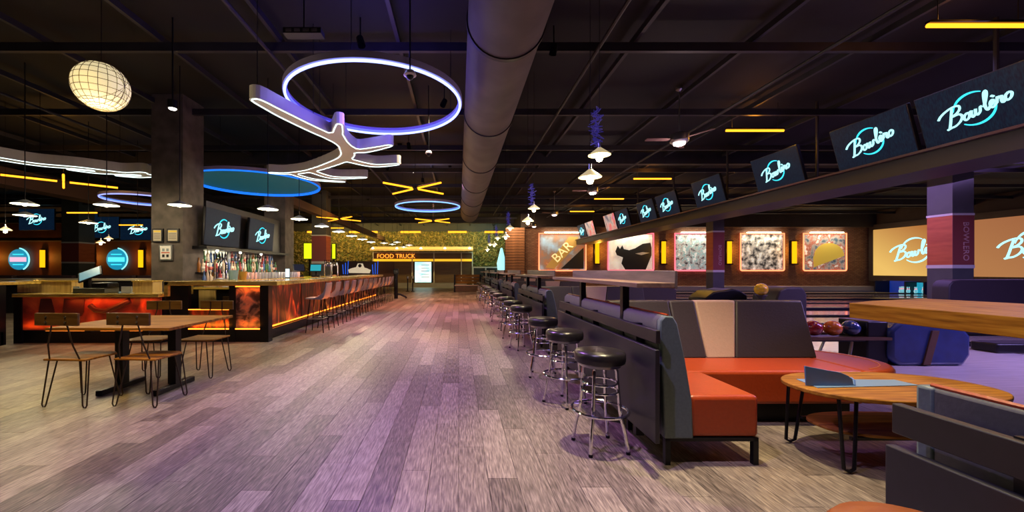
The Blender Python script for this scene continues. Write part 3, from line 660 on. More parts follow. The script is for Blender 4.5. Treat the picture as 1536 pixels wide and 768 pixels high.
O('wheel', MB().sphere((0, -.03, zc+.13), .1, sy=.2), m_black, t)
for s in (-1, 1):
    for q in range(3): O('neon_stroke', MB().tube([(s*.85+q*.12-.1, 0, zc-.35), (s*.85+q*.16-.14, 0, zc+.2+.1*q)], .025, 6), glow('neon_dim_blue', (.02, .1, .6), .9), t)
# yellow posters
for k, (u0, u1, v0, v1, Y) in enumerate(((456, 472, 365, 388, 27), (498.5, 503, 366, 388, 27))):
    a = px(u0, v0, Y); b = px(u1, v1, Y)
    t = T('yellow_screen', ['bright yellow-green poster screen left of the orange-banded column', 'narrow sliver of yellow screen right of the orange-banded column'][k], 'screen', ((a[0]+b[0])/2, Y, 0))
    O('lit_face', B(a[0]-t.location.x, b[0]-t.location.x, -.03, 0, b[2], a[2]), glow('poster_lime', (.72, .85, .01), 1.0), t)
    O('case', B(a[0]-t.location.x-.05, b[0]-t.location.x+.05, 0, .12, b[2]-.05, a[2]+.05), m_black, t); O('leg', B(-.05, .05, .02, .1, 0, b[2]), m_black, t)
# wooden bench, stanchions
t = T('slat_bench', 'wooden slat-back bench at the far end of the aisle', 'bench', px(701, 430, 24.2)[:2]+(0,))
for k in range(3): O('back_slat', B(-.75, .85, .2, .26, .5+k*.2, .66+k*.2), m_woodx, t)
O('seat', B(-.78, .85, -.25, .2, .38, .44), mat('bench_pale', (.45, .3, .25), .5), t); O('front_panel', B(-.74, .82, -.18, -.12, .02, .38), m_dwood, t)
for s in (-.78, .8): O('leg', B(s-.05, s+.05, -.2, .26, 0, 1.08), m_black, t)
for k, u in enumerate((611.5, 619)):
    t = T('stanchion', ['left black queue post before the lit menu door', 'right black queue post before the lit menu door'][k], 'post', ((u-CX)/F*24.6, 24.6, 0))
    O('pole', MB().cyl((0, 0, .02), (0, 0, .95), .035, n=10), m_black, t); O('base', MB().lathe([(0, 0), (.13, 0), (.13, .03), (.04, .05), (0, .05)]), m_black, t); O('head', MB().cyl((0, 0, .82), (0, 0, .95), .06, n=10), m_steel, t)
t = T('fan_base', 'black curved-foot pedestal at the end of the bar', 'stand', (px(594, 436, 18.6)[0], 18.6, 0))
O('pole', MB().cyl((0, 0, 0), (0, 0, 1.2), .09, n=12), m_black, t); O('foot', MB().tube([(-.1, 0, .22), (.2, 0, .2), (.45, 0, .08), (.5, 0, .02)], .045, 8), m_black, t); O('head', B(-.12, .12, -.1, .1, 1.15, 1.4), m_black, t, bevel=.03)

# ================================================================= BOOTHS
def booth(y0, label, back=True, full=True, blen=2.45):
    t = T('booth', label, 'booth', (1.3, y0, 0))
    lo = -.12
    O('lower_panel', B(0, .03, lo, blen, .2, .82), m_blackp, t, bevel=.004)
    O('upper_rail', B(.02, .05, lo+.03, blen, .855, .945), m_rail, t, bevel=.004)
    for y in (.25, 1.2, 2.2): O('rail_strut', B(.04, .1, y, y+.05, .1, .95), m_black, t)
    prof = [(.13, .19), (.31, .19), (.27, .6), (.22, .96), (.19, .995), (.13, .995)] if not full else [(.12, .19), (.31, .19), (.30, .45), (.25, .75), (.20, .98), (.17, 1.03), (.12, 1.035), (.09, 1.0), (.085, .9), (.10, .8)]
    O('backrest', MB().prism(prof, .03, blen, 'y'), m_slate, t, bevel=.012)
    O('end_cushion', MB().prism([(x-.004 if x < .15 else x+.004, z) for x, z in prof], -.02, .03, 'y'), m_grey, t, bevel=.01)
    O('painted_orange_sheen', MB().tube([(.145, y, 1.038 if full else .998) for y in (.0, blen)], .008, 6), m_orange, t)  # orange light on the backrest top, drawn as a thin strip
    if back:
        O('side_seat', B(.3, .78, 0, .66, .19, .48), m_orange, t, bevel=.03, seg=3)
        O('corner_seat', MB().prism([(.3, .665), (2.2, .665), (2.2, 1.2), (.3, 1.2)], .19, .48), m_orange, t, bevel=.03, seg=3)
        arc = [(2.2, .665)]+[(2.2+.60*sin(a), 1.20-.55*cos(a)) for a in [i*pi/16 for i in range(1, 16)]]+[(2.2, 1.75)]
        O('round_seat', MB().prism(arc, .19, .475), m_orange, t, bevel=.035, seg=3)
        O('seat_seam', MB().tube([(2.2+.50*sin(a), 1.20-.46*cos(a), .477) for a in [i*pi/12 for i in range(1, 12)]], .005, 5), mat('seam_tan', (.65, .2, .09), .5), t)
        for nm, xb0, xb1, xt0, xt1, mm in (('back_cushion', .33, .90, .26, .90, m_plum), ('back_cushion', .905, 1.17, .905, 1.17, m_plum), ('cream_cushion', 1.175, 1.455, 1.175, 1.60, m_cream), ('back_cushion', 1.46, 2.27, 1.605, 2.30, m_plum)):
            mb = MB(); v = []
            q = [(xb0, 1.19, .47), (xb1, 1.19, .47), (xt1, 1.40, 1.03), (xt0, 1.40, 1.03)]
            r = [(xb0, 1.34, .47), (xb1, 1.34, .47), (xt1, 1.50, 1.03), (xt0, 1.50, 1.03)]
            a = [mb._v(p) for p in q]; b = [mb._v(p) for p in r]
            mb.bm.faces.new(a); mb.bm.faces.new(b[::-1])
            for i in range(4): mb.bm.faces.new([a[i], b[i], b[(i+1) % 4], a[(i+1) % 4]])
            o = O(nm, mb, mm, t, bevel=.018, seg=3)
            if mm is m_cream: o['label'] = 'cream panel in the charcoal back'
        O('plinth', B(.36, 2.2, .80, 1.45, 0, .19), m_black, t)
    else:
        O('side_seat', B(.3, .78, 0, 2.45, .19, .48), m_orange, t, bevel=.03, seg=3)
    if full and back:
        O('rear_seat', B(.3, .78, 1.62, 2.45, .19, .48), m_orange, t, bevel=.03, seg=3)
    for x in (.13, .74):
        for y in ((0.0, .6) if back else (0, 2.36)):
            O('leg', B(x, x+.035, y, y+.035, 0, .19), m_black, t)
    O('frame_bar', B(.13, .775, 0, .035, .165, .19), m_black, t)
    if full:
        for y in (.60, 1.73): O('post', B(.085, .14, y, y+.055, .7, 1.223), m_black, t)
        O('ledge', B(-.023, .25, .1, 2.63, 1.223, 1.257), m_slab, t, bevel=.003)
        O('ledge_upstand', B(.25, .27, .1, 2.63, 1.215, 1.345), m_upst, t, bevel=.003)
    return t
b0 = booth(-1.30, 'nearest dark slatted booth back cut off by the lower right corner', back=False, full=False, blen=2.50)
# its far end is what shows: shift so that the end cushion stands at the far end
for c in list(b0.children):
    if c.name.startswith('end_cushion'): c.location = (0, 2.50, 0)
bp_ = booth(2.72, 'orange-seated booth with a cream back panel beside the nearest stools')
ys = [2.72+3.55*k for k in range(6)]
BL = [None, 'second booth from the camera, slatted dark back with cyan-lit ledge', 'third booth from the camera along the aisle', 'fourth booth from the camera along the aisle', 'fifth booth from the camera along the aisle', 'farthest booth at the end of the stool row']
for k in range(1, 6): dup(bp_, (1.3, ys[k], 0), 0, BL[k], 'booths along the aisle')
bp_['group'] = 'booths along the aisle'; b0['group'] = 'booths along the aisle'

# ----- chrome stools
def make_stool():
    t = T('chrome_stool', '', 'stool', group='round black stools along the booths')
    O('seat', MB().lathe([(0, .645), (.165, .645), (.182, .655), (.188, .685), (.186, .72), (.172, .738), (.12, .748), (0, .752)], n=32), m_vblack, t, True)
    O('seat_band', MB().lathe([(.13, .625), (.15, .625), (.15, .648), (.13, .648)], n=24), m_steel, t, True)
    for k in range(4):
        a = pi/4+k*pi/2; c, s = cos(a), sin(a)
        P = [(.06, .63), (.10, .625), (.125, .60), (.132, .5), (.15, .30), (.158, .26), (.185, .14), (.205, .03), (.207, .0)]
        O('leg', MB().tube([(r*c, r*s, z) for r, z in P], .0125, 8), m_chrome, t, True)
        O('foot_cap', MB().cyl((.205*c, .205*s, .02), (.207*c, .207*s, 0), .016, n=8), m_black, t)
    O('footring', MB().torus((0, 0, .29), .205, .012, 32, 8), m_chrome, t, True)
    O('upper_ring', MB().torus((0, 0, .50), .128, .009, 28, 6), m_chrome, t, True)
    O('middle_ring', MB().torus((0, 0, .44), .134, .009, 28, 6), m_chrome, t, True)
    for k in range(2):
        a = pi/4+k*pi/2; O('ring_brace', MB().tube([(.2*cos(a), .2*sin(a), .29), (.14*cos(a), .14*sin(a), .3)], .008, 6), m_chrome, t)
    return t
st0 = make_stool(); SP = []
for b, offs in enumerate(((3.0, 4.0, 5.02), (6.75, 7.8, 8.9), (10.3, 11.35, 12.4), (13.85, 14.9, 15.95), (17.4, 18.5, 19.5))):
    for y in offs: SP.append((1.075, y))
NM = ['nearest full chrome-legged black stool, beside the orange booth end', 'second black stool behind the nearest one, at the slatted booth back', 'third black stool, last one at the nearest ledge']
st0.location = (SP[0][0], SP[0][1], 0); st0.rotation_euler = (0, 0, R(8)); st0['label'] = NM[0]
for k, (x, y) in enumerate(SP[1:], 1):
    dup(st0, (x, y, 0), R((37*k) % 90), NM[k] if k < 3 else 'chrome and black stool, %s from the camera along the booth row' % ORD[k])
so = dup(st0, (1.06, .87, 0), R(20), 'stool with orange reflection painted into its seat, cut off at the bottom edge')
for c in so.children:
    if c.name.startswith('seat') and 'band' not in c.name: c.data = c.data.copy(); c.data.materials[0] = mat('vinyl_orange_reflection', (.26, .07, .015), .35)  # orange reflection put into this one seat's colour

# ----- coffee table with folded card
t = T('coffee_table', 'low oval wooden table on black hairpin legs with a lower shelf', 'table', (3.1, 2.84, 0))
def sup(a, b, n, k=48):
    out = []
    for i in range(k):
        th = 2*pi*i/k; c, s = cos(th), sin(th); out.append((a*abs(c)**(2/n)*(1 if c > 0 else -1), b*abs(s)**(2/n)*(1 if s > 0 else -1)))
    return out
O('tabletop', MB().prism(sup(.68, .38, 2.35), .49, .52), m_woodx, t, bevel=.006)
O('lower_shelf', MB().prism(sup(.52, .24, 2.6), .225, .245), m_woodx, t, bevel=.004)
for sx in (-1, 1):
    for sy in (-1, 1):
        x, y = sx*.49, sy*.20
        O('hairpin_leg', MB().tube([(x-.06, y, .49), (x-.035+sx*.02, y+sy*.03, .03), (x+sx*.02, y+sy*.035, .012), (x+.035+sx*.02, y+sy*.03, .03), (x+.06, y, .49)], .011, 8), m_black, t, True)
O('shelf_bracket', B(-.46, .46, -.2, -.18, .205, .225), m_black, t); O('shelf_bracket', B(-.46, .46, .18, .2, .205, .225), m_black, t)
m_card = mat('card_blue', (.07, .16, .36), .4, noise=(4, .15)); m_card2 = mat('card_pale_blue', (.16, .26, .42), .35)
t = T('menu_card', 'blue menu card curling up at the left end of the oval table', 'menu', (2.68, 2.86, .52))
O('flat_sheet', MB().prism([(-.16, -.10), (.62, -.04), (.60, .10), (-.12, .12)], .001, .005), m_card2, t)
mb = MB(); pts = [(-.02, 0.0), (-.035, .04), (-.035, .09), (-.0, .125)]
q0 = [(.05, -.17, .005), (-.0, -.17, .05), (-.02, -.165, .09)]
O('curled_sheet', MB().prism([(-.20, .004), (.14, .004), (.13, .05), (.10, .075), (.04, .10), (-.05, .115), (-.21, .145)], -.055, -.045, 'y'), m_card, t, bevel=.002)
O('curled_end', MB().tube([(.14, -.05, .004), (.17, -.02, .03), (.165, .0, .045)], .012, 8), m_card, t)

# ----- tall butcher-block table at right
t = T('tall_table', 'tall thick butcher-block table at the right edge', 'table', (4.15, 1.6, 0))
top = [(0, 2.58), (.55, 2.88), (1.58, 3.24), (1.78, 2.0), (1.85, .0), (0, -.2)]
n = 7
for i in range(n):  # staves
    a, b = 1.85*i/n, 1.85*(i+1)/n
    def edge(x):
        P = [(0, 2.58), (.55, 2.88), (1.58, 3.24), (1.85, 1.9)]
        for (xa, ya), (xb, yb) in zip(P, P[1:]):
            if xa <= x <= xb: return ya+(yb-ya)*(x-xa)/(xb-xa)
        return P[-1][1]
    mid = [x for x in (.55, 1.58) if a < x < b]
    P = [(a+.001, -.1), (b-.001, -.1), (b-.001, edge(b-.001))]+[(x, edge(x)) for x in mid[::-1]]+[(a+.001, edge(a+.001))]
    O('plank', MB().prism(P, .845, 1.0), m_wood, t, bevel=.006)
for x, y in ((1.55, .3), (.6, .0), (1.6, 1.2)): O('leg', B(x, x+.09, y, y+.09, 0, .845), m_black, t)
O('edge_rail', B(.5, 1.6, .1, 1.3, .78, .845), m_black, t)

# ================================================================= LEFT TABLE AND CHAIRS
t = T('dining_table', 'honey wooden table on two black T-feet with four chairs around it', 'table', (-3.55, 4.5, 0))
for k in range(5): O('plank', B(-.63, .63, -.53+k*.224+.001, -.53+(k+1)*.224-.001, .735, .765), m_woodx, t, bevel=.003)
for x in (-.30, .30):
    O('post', B(x-.045, x+.045, -.045, .045, .06, .70), m_black, t); O('foot', B(x-.035, x+.035, -.30, .30, .0, .06), m_black, t, bevel=.01)
    O('cross_arm', B(x-.03, x+.03, -.42, .42, .70, .735), m_black, t)
m_rod = mat('dark_rod', (.04, .025, .018), .4, .6)
def make_chair():
    t = T('wood_chair', '', 'chair', group='chairs around the wooden table')   # faces +Y, back at y=0
    O('seat', MB().prism([(-.22, .06), (.22, .06), (.22, .40), (.14, .46), (-.14, .46), (-.22, .40)], .46, .478), m_woodx, t, bevel=.005)
    O('backrest', B(-.225, .225, -.012, .012, .815, .935), m_dwood, t, bevel=.006)
    for s in (-1, 1):
        O('back_rod', MB().tube([(s*.08, .02, .93), (s*.08, .02, .82), (s*.13, .03, .62), (s*.16, .07, .47), (s*.16, .14, .455)], .007, 6), m_rod, t, True)
        for z in (.85, .90): O('bolt', MB().cyl((s*.10, -.02, z), (s*.10, .0, z), .010, n=8), m_steel, t)
    for sx in (-1, 1):
        for sy in (0, 1):
            x, y = sx*.17, .11+sy*.29; ox, oy = sx*.045, (1 if sy else -1)*.045
            O('hairpin_leg', MB().tube([(x-.045, y, .46), (x+ox-.022, y+oy, .03), (x+ox-.01, y+oy, .008), (x+ox+.01, y+oy, .008), (x+ox+.022, y+oy, .03), (x+.045, y, .46)], .0065, 6), m_rod, t, True)
    return t
ch = make_chair(); ch.location = (-3.86, 3.78, 0); ch.rotation_euler = (0, 0, R(-4)); ch['label'] = 'near left wooden chair with hairpin legs, its back board towards the camera'
dup(ch, (-3.19, 3.80, 0), R(-5), 'near right wooden chair with violet-lit seat, back towards the camera')
dup(ch, (-3.98, 5.32, 0), R(184), 'far left wooden chair facing the camera across the table')
dup(ch, (-3.28, 5.34, 0), R(178), 'far right wooden chair facing the camera, before the bar')

# ================================================================= BAR
m_barfront = tex('carved_bar_panel', [(.44, (.015, .004, .003)), (.52, (.07, .012, .007)), (.60, (.22, .035, .015)), (.70, (.5, .12, .04))], (1.6, 1.6, .5), 2.6, 7, .45, dist=1.5, bump=.4)
m_barart = tex('etched_bar_panel', [(.42, (.03, .012, .015)), (.52, (.16, .10, .09)), (.66, (.5, .2, .12))], (1, 1, 1), 4.5, 6, .4, dist=1.2, bump=.3)
bar = T('bar_counter', 'long bar counter with glowing orange carved panels and yellow wood top', 'bar counter', (-3.65, 7.4, 0))
Lb = 10.1
O('countertop', MB().prism([(-1.84, -.08), (.27, -.08), (.27, Lb+.1), (-.6, Lb+.1), (-.6, 0.62), (-1.84, .62)], 1.06, 1.14), m_bartop, bar, bevel=.008)
O('toe_kick', B(-1.75, -.05, .05, .12, 0, .22), m_black, bar); O('toe_kick', B(-.12, -.05, .05, Lb, 0, .22), m_black, bar)
O('foot_rail', B(-.1, .06, .0, Lb, .14, .22), m_black, bar)
npan = 6; pl = (Lb-.1)/npan
for k in range(npan):
    O('side_panel', B(-.06, -.02, .1+k*pl+.02, .1+(k+1)*pl-.02, .27, 1.06), m_barfront, bar)
    O('led_strip', B(-.01, .015, .1+k*pl+.02, .1+(k+1)*pl-.02, .245, .268), m_redled, bar)
    O('led_strip_upper', B(-.01, .005, .1+k*pl+.02, .1+(k+1)*pl-.02, 1.048, 1.06), m_redled, bar)
    O('panel_joint', B(-.05, -.005, .1+k*pl-.02, .1+k*pl+.02, .22, 1.06), m_black, bar)
O('corner_post', B(-.07, .09, -.04, .12, 0, 1.06), m_black, bar)
O('post', B(-.66, -.54, -.02, .06, 0, 1.06), m_black, bar); O('post', B(-1.76, -1.42, -.02, .06, .0, 1.06), m_black, bar)
O('end_panel', B(-.54, -.07, .0, .04, .24, 1.06), m_barart, bar)
O('led_strip', B(-.54, -.07, -.03, -.005, .235, .255), m_redled, bar); O('led_strip_upper', B(-.54, -.07, -.02, -.005, 1.03, 1.05), m_redled, bar)
O('end_panel', B(-1.42, -.66, .0, .04, .24, .62), m_barfront, bar); O('led_strip', B(-1.42, -.66, -.03, -.005, .235, .255), m_redled, bar); O('led_strip_upper', B(-1.42, -.66, -.03, -.005, .60, .615), m_redled, bar)
O('toe_panel', B(-1.76, .0, -.01, .03, 0, .235), m_black, bar)
O('waterfall_leg', B(-1.84, -1.76, -.08, .62, .86, 1.14), m_bartop, bar, bevel=.005)
O('inner_wall', B(-.62, -.58, .62, Lb, 0, .95), m_blackp, bar)
for s in range(4):
    y = 1.4+s*2.5; area((-3.52, 7.4+y, .30), (-3.72, 7.4+y, .75), (1, .20, .02), 12, .05, 2.4); area((-3.58, 7.4+y, 1.03), (-3.72, 7.4+y, .6), (1, .16, .02), 4, .05, 2.4)
area((-3.95, 7.3, .30), (-3.95, 7.45, .6), (1, .25, .02), .9, .4, .04); area((-3.95, 7.33, 1.0), (-3.95, 7.42, .7), (1, .2, .02), .8, .4, .04); area((-4.7, 7.3, .30), (-4.7, 7.45, .55), (1, .25, .02), 4, .7, .04)
# inner work cabinets seen through the pass
t = T('work_cabinet', 'yellow wood cabinets inside the bar seen through the pass', 'cabinet', (-4.9, 8.2, 0))
O('body', B(-.75, .6, 0, .6, 0, .95), m_black, t); O('door', B(-.5, -.15, -.03, 0, .55, .93), m_block, t); O('door', B(.0, .4, -.03, 0, .3, .8), m_dwood, t); O('worktop', B(-.78, .62, -.04, .62, .95, .99), m_bartop, t)
O('step_shelf', B(-.2, .5, -.4, -.05, 0, .62), m_dwood, t)
# back-bar shelf on the island
m_backlit = glow('backlit_cream', (1, .9, .6), 1.1)
sh = T('bottle_shelf', 'stepped dark back-bar shelf with a cream lit panel', 'shelf', (-5.8, 8.95, 0))
O('body', B(-.5, 0, 0, 4.2, 0, 1.02), m_blackp, sh)
for k, z in enumerate((1.06, 1.30, 1.54)): O('shelf_board', B(-.42-.0+.12*(2-k)-.12, -.02-.12*k, .05, 4.1, z-.02, z), m_black, sh)
O('lit_panel', B(-.44, -.42, .1, 1.6, 1.45, 1.83), m_backlit, sh); O('dim_panel', B(-.44, -.42, 1.7, 4.1, 1.1, 1.8), mat('dim_panel', (.2, .15, .13), .5, emit=(.3, .2, .15), es=.3), sh)
O('back_board', B(-.5, -.45, 0, 4.2, 1.02, 1.88), m_black, sh)
O('canopy', B(-.55, .1, -.05, 4.25, 1.83, 1.9), m_black, sh)
for y in (.5, 1.5, 2.6): O('puck_lamp', MB().sphere((.0, y, 1.81), .035), m_warm2, sh, True)
area((-5.6, 11, 1.8), (-5.75, 11, 1.2), (1, .85, .65), 14, 3.8, .05)
def bottle(shape, m, name='bottle'):
    prof = {0: [(0, 0), (.036, 0), (.038, .01), (.038, .17), (.03, .2), (.014, .225), (.013, .28), (.015, .285), (.015, .3), (0, .3)],
            1: [(0, 0), (.042, 0), (.044, .01), (.04, .13), (.016, .17), (.014, .25), (.016, .252), (.016, .27), (0, .27)],
            2: [(0, 0), (.03, 0), (.032, .01), (.032, .2), (.012, .25), (.011, .32), (.013, .335), (0, .335)]}[shape]
    return MB().lathe(prof, n=10).mesh(name, m, True)
BC = [('amber', (.35, .13, .02)), ('clear', (.55, .55, .55)), ('green', (.05, .16, .06)), ('dark', (.03, .02, .03)), ('blue', (.08, .15, .35)), ('red', (.35, .04, .04)), ('cream', (.65, .5, .35))]
BM = [[bottle(s, mat('bottle_'+c, v, .12)) for s in range(3)] for c, v in BC]
LM = [MB().lathe([(.0385, .05), (.0395, .05), (.0395, .13), (.0385, .13)], n=10).mesh('bottle_label', mat('label_%d' % i, c, .6), True) for i, c in enumerate(((.7, .65, .55), (.5, .1, .08), (.08, .08, .1)))]
rb = random.Random(5)
from collections import Counter
CN = Counter()
for tier, (z, x, nb) in enumerate(((1.06, -5.93, 30), (1.30, -6.03, 30), (1.54, -6.13, 26))):
    for i in range(nb):
        ci = rb.randrange(7); si = rb.randrange(3)
        o = O('bottle', BM[ci][si], None); o.location = (x+.03+rb.uniform(-.01, .01), 9.1+i*3.9/nb+rb.uniform(-.02, .02), z)
        CN[ci, tier] += 1
        tag(o, '%s spirit bottle, %s of its colour from the near end, %s tier of back bar' % (BC[ci][0], ORD[CN[ci, tier]-1], ['bottom', 'middle', 'top'][tier]), 'bottle', '%s bottles on the %s shelf tier' % (BC[ci][0], ['bottom', 'middle', 'top'][tier]))
        if si == 0: l = O('bottle_label', LM[rb.randrange(3)], None, o)
# inner service ledge with glasses
t = T('service_ledge', 'yellow wood service ledge behind the bar top', 'counter', (-4.75, 8.15, 0))
O('top', B(-.3, .25, 0, 5.75, 1.10, 1.145), m_bartop, t, bevel=.004); O('cabinet', B(-.22, .2, .7, 5.6, 0, 1.1), m_blackp, t)
m_glass = mat('drinking_glass', (.62, .6, .66), .08, spec=.8, alpha=.55)
gm = MB().lathe([(.028, .0), (.038, .15), (.034, .15), (.025, .01), (0, .01)], n=12).mesh('glass', m_glass, True)
for r_ in range(2):
    for i in range(17):
        o = O('glass', gm, None); o.location = (-4.62-.1*r_, 8.8+i*.16, 1.145); tag(o, 'upturned clear tumbler, %s of the %s row on the service ledge' % (ORD[i], ['front', 'rear'][r_]), 'glass', 'rows of tumblers on the service ledge')
bk = tag(O('ice_bucket', MB().lathe([(0, 0), (.07, 0), (.09, .17), (.085, .17), (.066, .01), (0, .01)], (-4.72, 8.6, 1.145), n=18), mat('gold_bucket', (.6, .35, .06), .3, .4), None, True), 'golden bucket at the near end of the tumbler rows', 'bucket')
tag(O('ice_bucket', MB().lathe([(0, 0), (.08, 0), (.1, .2), (.095, .2), (.076, .01), (0, .01)], (-4.8, 8.38, 1.145), n=18), mat('aqua_bucket', (.25, .42, .45), .3), None, True), 'pale aqua bucket beside the broad column', 'bucket')
def taps(loc, label, rz=0):
    t = T('beer_tap_tower', label, 'tap tower', loc, rz)
    O('base', MB().lathe([(0, 0), (.08, 0), (.08, .02), (.03, .04), (0, .04)]), m_steel, t, True)
    O('tower', MB().tube([(-.12, 0, .02), (-.12, 0, .36), (-.08, 0, .44), (0, 0, .47), (.08, 0, .44), (.12, 0, .36), (.12, 0, .02)], .022, 10), m_chrome, t, True)
    for x in (-.09, -.03, .03, .09):
        O('spout', MB().tube([(x, -.02, .42), (x, -.08, .40), (x, -.09, .34)], .008, 6), m_chrome, t); O('tap_handle', MB().cyl((x, -.06, .42), (x, -.08, .55), .012, .016, 8), m_black, t)
taps((-5.0, 8.25, 1.145), 'chrome beer tap tower beside the broad column'); taps((-4.3, 13.6, 1.14), 'chrome beer tap tower before the orange-banded column')
taps((-4.35, 13.1, 1.14), 'nearer chrome beer tap tower halfway along the bar')
def pos(loc, rz, label, col=(.05, .6, .7), s=1):
    t = T('cash_terminal', label, 'cash register', loc, rz)
    O('base', B(-.12, .12, -.12, .12, 0, .05), m_black, t, bevel=.01); O('stem', B(-.03, .03, -.0, .04, .05, .22), m_black, t)
    mb = MB(); mb.M = Matrix.Translation((0, -.03, .27)) @ Matrix.Rotation(R(-22), 4, 'X'); mb.box(-.17, .17, -.02, .02, -.12, .12); O('screen_case', mb, m_black, t, bevel=.008)
    mb = MB(); mb.M = Matrix.Translation((0, -.03, .27)) @ Matrix.Rotation(R(-22), 4, 'X'); mb.box(-.15, .15, -.026, -.02, -.1, .1); O('lit_face', mb, glow('pos_%d' % int(col[0]*100), col, .5), t)
pos((-4.35, 12.0, 1.14), R(10), 'black cash terminal with cyan screen, on the bar near the orange-banded column')
pos((-4.85, 11.9, 1.145), R(40), 'round-shouldered dark till in the middle of the bar', (.03, .03, .05))
t = T('tablet_stand', 'bright white tablet on the bar before the second column', 'tablet', (-4.35, 10.0, 1.14), R(-5))
O('lit_face', B(-.05, .05, -.01, .0, .03, .24), glow('tablet_white', (.7, .95, 1), 1.3), t); O('case', B(-.06, .06, .0, .02, .0, .25), m_black, t)

# bar screens
tv((-5.80, 9.71, 2.365), R(90), 4, 'large bar screen with script logo, nearer the broad column', 1.45, .88, group='screens above the bar', ls=.95)
tv((-5.80, 11.6, 2.365), R(90), 4, 'second bar screen with script logo and red streak, before the second column', 1.45, .88, group='screens above the bar', ls=.95)
tag(O('screen_frame', B(-6.3, -6.0, 9.35, 13.25, 1.92, 3.0), m_blackp), 'black backing wall holding the bar screens', 'wall panel')

# ----- bar stools with backs
m_shell = mat('stool_shell_grey', (.19, .18, .22), .35, .2, noise=(5, .2)); m_shellpad = mat('stool_pad', (.28, .24, .26), .35)
def make_barstool():
    t = T('bar_stool', '', 'bar stool', group='high-backed stools along the bar')     # faces -X (the bar)
    mb = MB(); prof = [(-.20, .73), (-.19, .755), (.10, .745), (.17, .78), (.21, .90), (.245, 1.06), (.26, 1.06), (.235, .9), (.20, .765), (.12, .72), (-.19, .715)]
    O('seat', MB().prism([(-.20, .722), (-.20, .755), (.12, .748), (.15, .72)], -.19, .19, 'y'), m_shellpad, t, bevel=.012, seg=3)
    O('backrest', MB().prism([(.12, .73), (.16, .775), (.20, .90), (.235, 1.07), (.262, 1.07), (.235, .9), (.20, .765), (.15, .715)], -.19, .19, 'y'), m_shell, t, bevel=.01, seg=3)
    for s in (-1, 1): O('side_wing', MB().prism([(-.1, .72), (.15, .715), (.235, .9), (.25, 1.0), (.18, .86), (.08, .78)], s*.19-.008, s*.19+.008, 'y'), m_shell, t, bevel=.004)
    for sx in (-1, 1):
        for sy in (-1, 1): O('leg', MB().tube([(sx*.12, sy*.12, .72), (sx*.19, sy*.19, 0)], [.014, .010], 8), m_black, t)
    O('footrest', MB().tube([(x, y, .30) for x, y in ((-.165, -.165), (.165, -.165), (.165, .165), (-.165, .165))], .011, 8, closed=True), m_steel, t)
    return t
bs = make_barstool(); bs.location = (-3.09, 8.62, 0); bs['label'] = 'nearest high-backed grey bar stool with red-lit seat'
for k in range(1, 13): dup(bs, (-3.09, 8.62+.70*k, 0), R((k*13 % 7)-3), 'high-backed grey bar stool, %s from the near end of the bar' % ORD[k])

# ================================================================= HOST COUNTER
hx = lambda u: (u-CX)/F*7.25
m_mural = tex('red_mural_board', [(.36, (.05, .008, .008)), (.50, (.30, .035, .02)), (.62, (.62, .12, .04))], (1, 1, 1), 1.6, 4, .5, dist=.8, bump=0)
t = T('host_counter', 'low yellow wood host counter with red mural front, left of the bar', 'counter', (hx(135), 7.25, 0))
a, b = hx(22)-hx(135), hx(240.5)-hx(135)
O('countertop', B(a, b, -.05, .75, .85, .91), m_bartop, t, bevel=.006); O('mural_panel', B(a+.15, b, .0, .04, .24, .85), m_mural, t)
O('toe_kick', B(a, b, .02, .06, 0, .24), m_black, t); O('led_strip', B(a+.6, b-.05, -.03, -.01, .23, .25), m_redled, t); 
area((hx(170), 7.16, .80), (hx(170), 7.28, .5), (1, .16, .02), 3, 1.6, .04); area((hx(120), 7.16, .28), (hx(120), 7.28, .55), (1, .2, .02), 2.2, 2.0, .04)
O('end_post', B(a, a+.15, -.02, .1, 0, .85), m_black, t); O('body', B(a+.1, b, .1, .7, 0, .85), m_blackp, t)
# dark figures of the mural as relief boards
m_md = mat('mural_dark', (.05, .006, .008), .6)
q = lambda u, v: (hx(u)-hx(135), H-(v-CY)/F*7.25)
O('mural_shape', MB().prism([q(97, 448), q(127, 448), q(126, 468), q(122, 474), q(94, 474)], -.012, .0, 'y'), m_md, t)
O('mural_shape', MB().prism([q(62, 448), q(77, 448), q(83, 468), q(80, 474), q(58, 472)], -.012, .0, 'y'), m_md, t)
O('mural_shape', MB().tube([(q(136, 458)[0], -.004, q(136, 458)[1]), (q(144, 465)[0], -.004, q(144, 465)[1]), (q(160, 467)[0], -.004, q(160, 467)[1]), (q(180, 458)[0], -.004, q(180, 458)[1]), (q(196, 450)[0], -.004, q(196, 450)[1])], .05, 8), m_md, t)
# raised wood boxes behind the host counter
for nm, u0, u1, lab in (('wood_hutch', 22, 104, 'wide yellow plywood hutch on the host counter, left end'), ('wood_hutch', 196, 226, 'narrow plywood hutch on the host counter beside the column')):
    w = (hx(u1)-hx(u0))*1.06
    h = T(nm, lab, 'hutch', ((hx(u0)+hx(u1))/2*1.06, 7.78, .91)); n = max(2, int(w/.18))
    for k in range(n): O('board', B(-w/2+k*w/n+.002, -w/2+(k+1)*w/n-.002, -.05, -.03, 0, .21), m_block, h)
    O('core', B(-w/2, w/2, -.03, .2, 0, .21), m_block, h); O('cap', B(-w/2-.01, w/2+.01, -.07, .22, .21, .235), m_bartop, h)
t = T('cash_register', 'black cash register with tilted grey screen on the host counter', 'cash register', (hx(134)*1.02, 7.5, .91))
O('drawer', B(-.3, .3, -.12, .2, 0, .10), mat('register_grey', (.07, .075, .06), .5), t, bevel=.01); O('printer', B(.02, .34, -.1, .15, .10, .2), m_black, t, bevel=.02); O('stand', B(-.22, -.12, 0, .08, .1, .42), m_black, t, bevel=.01)
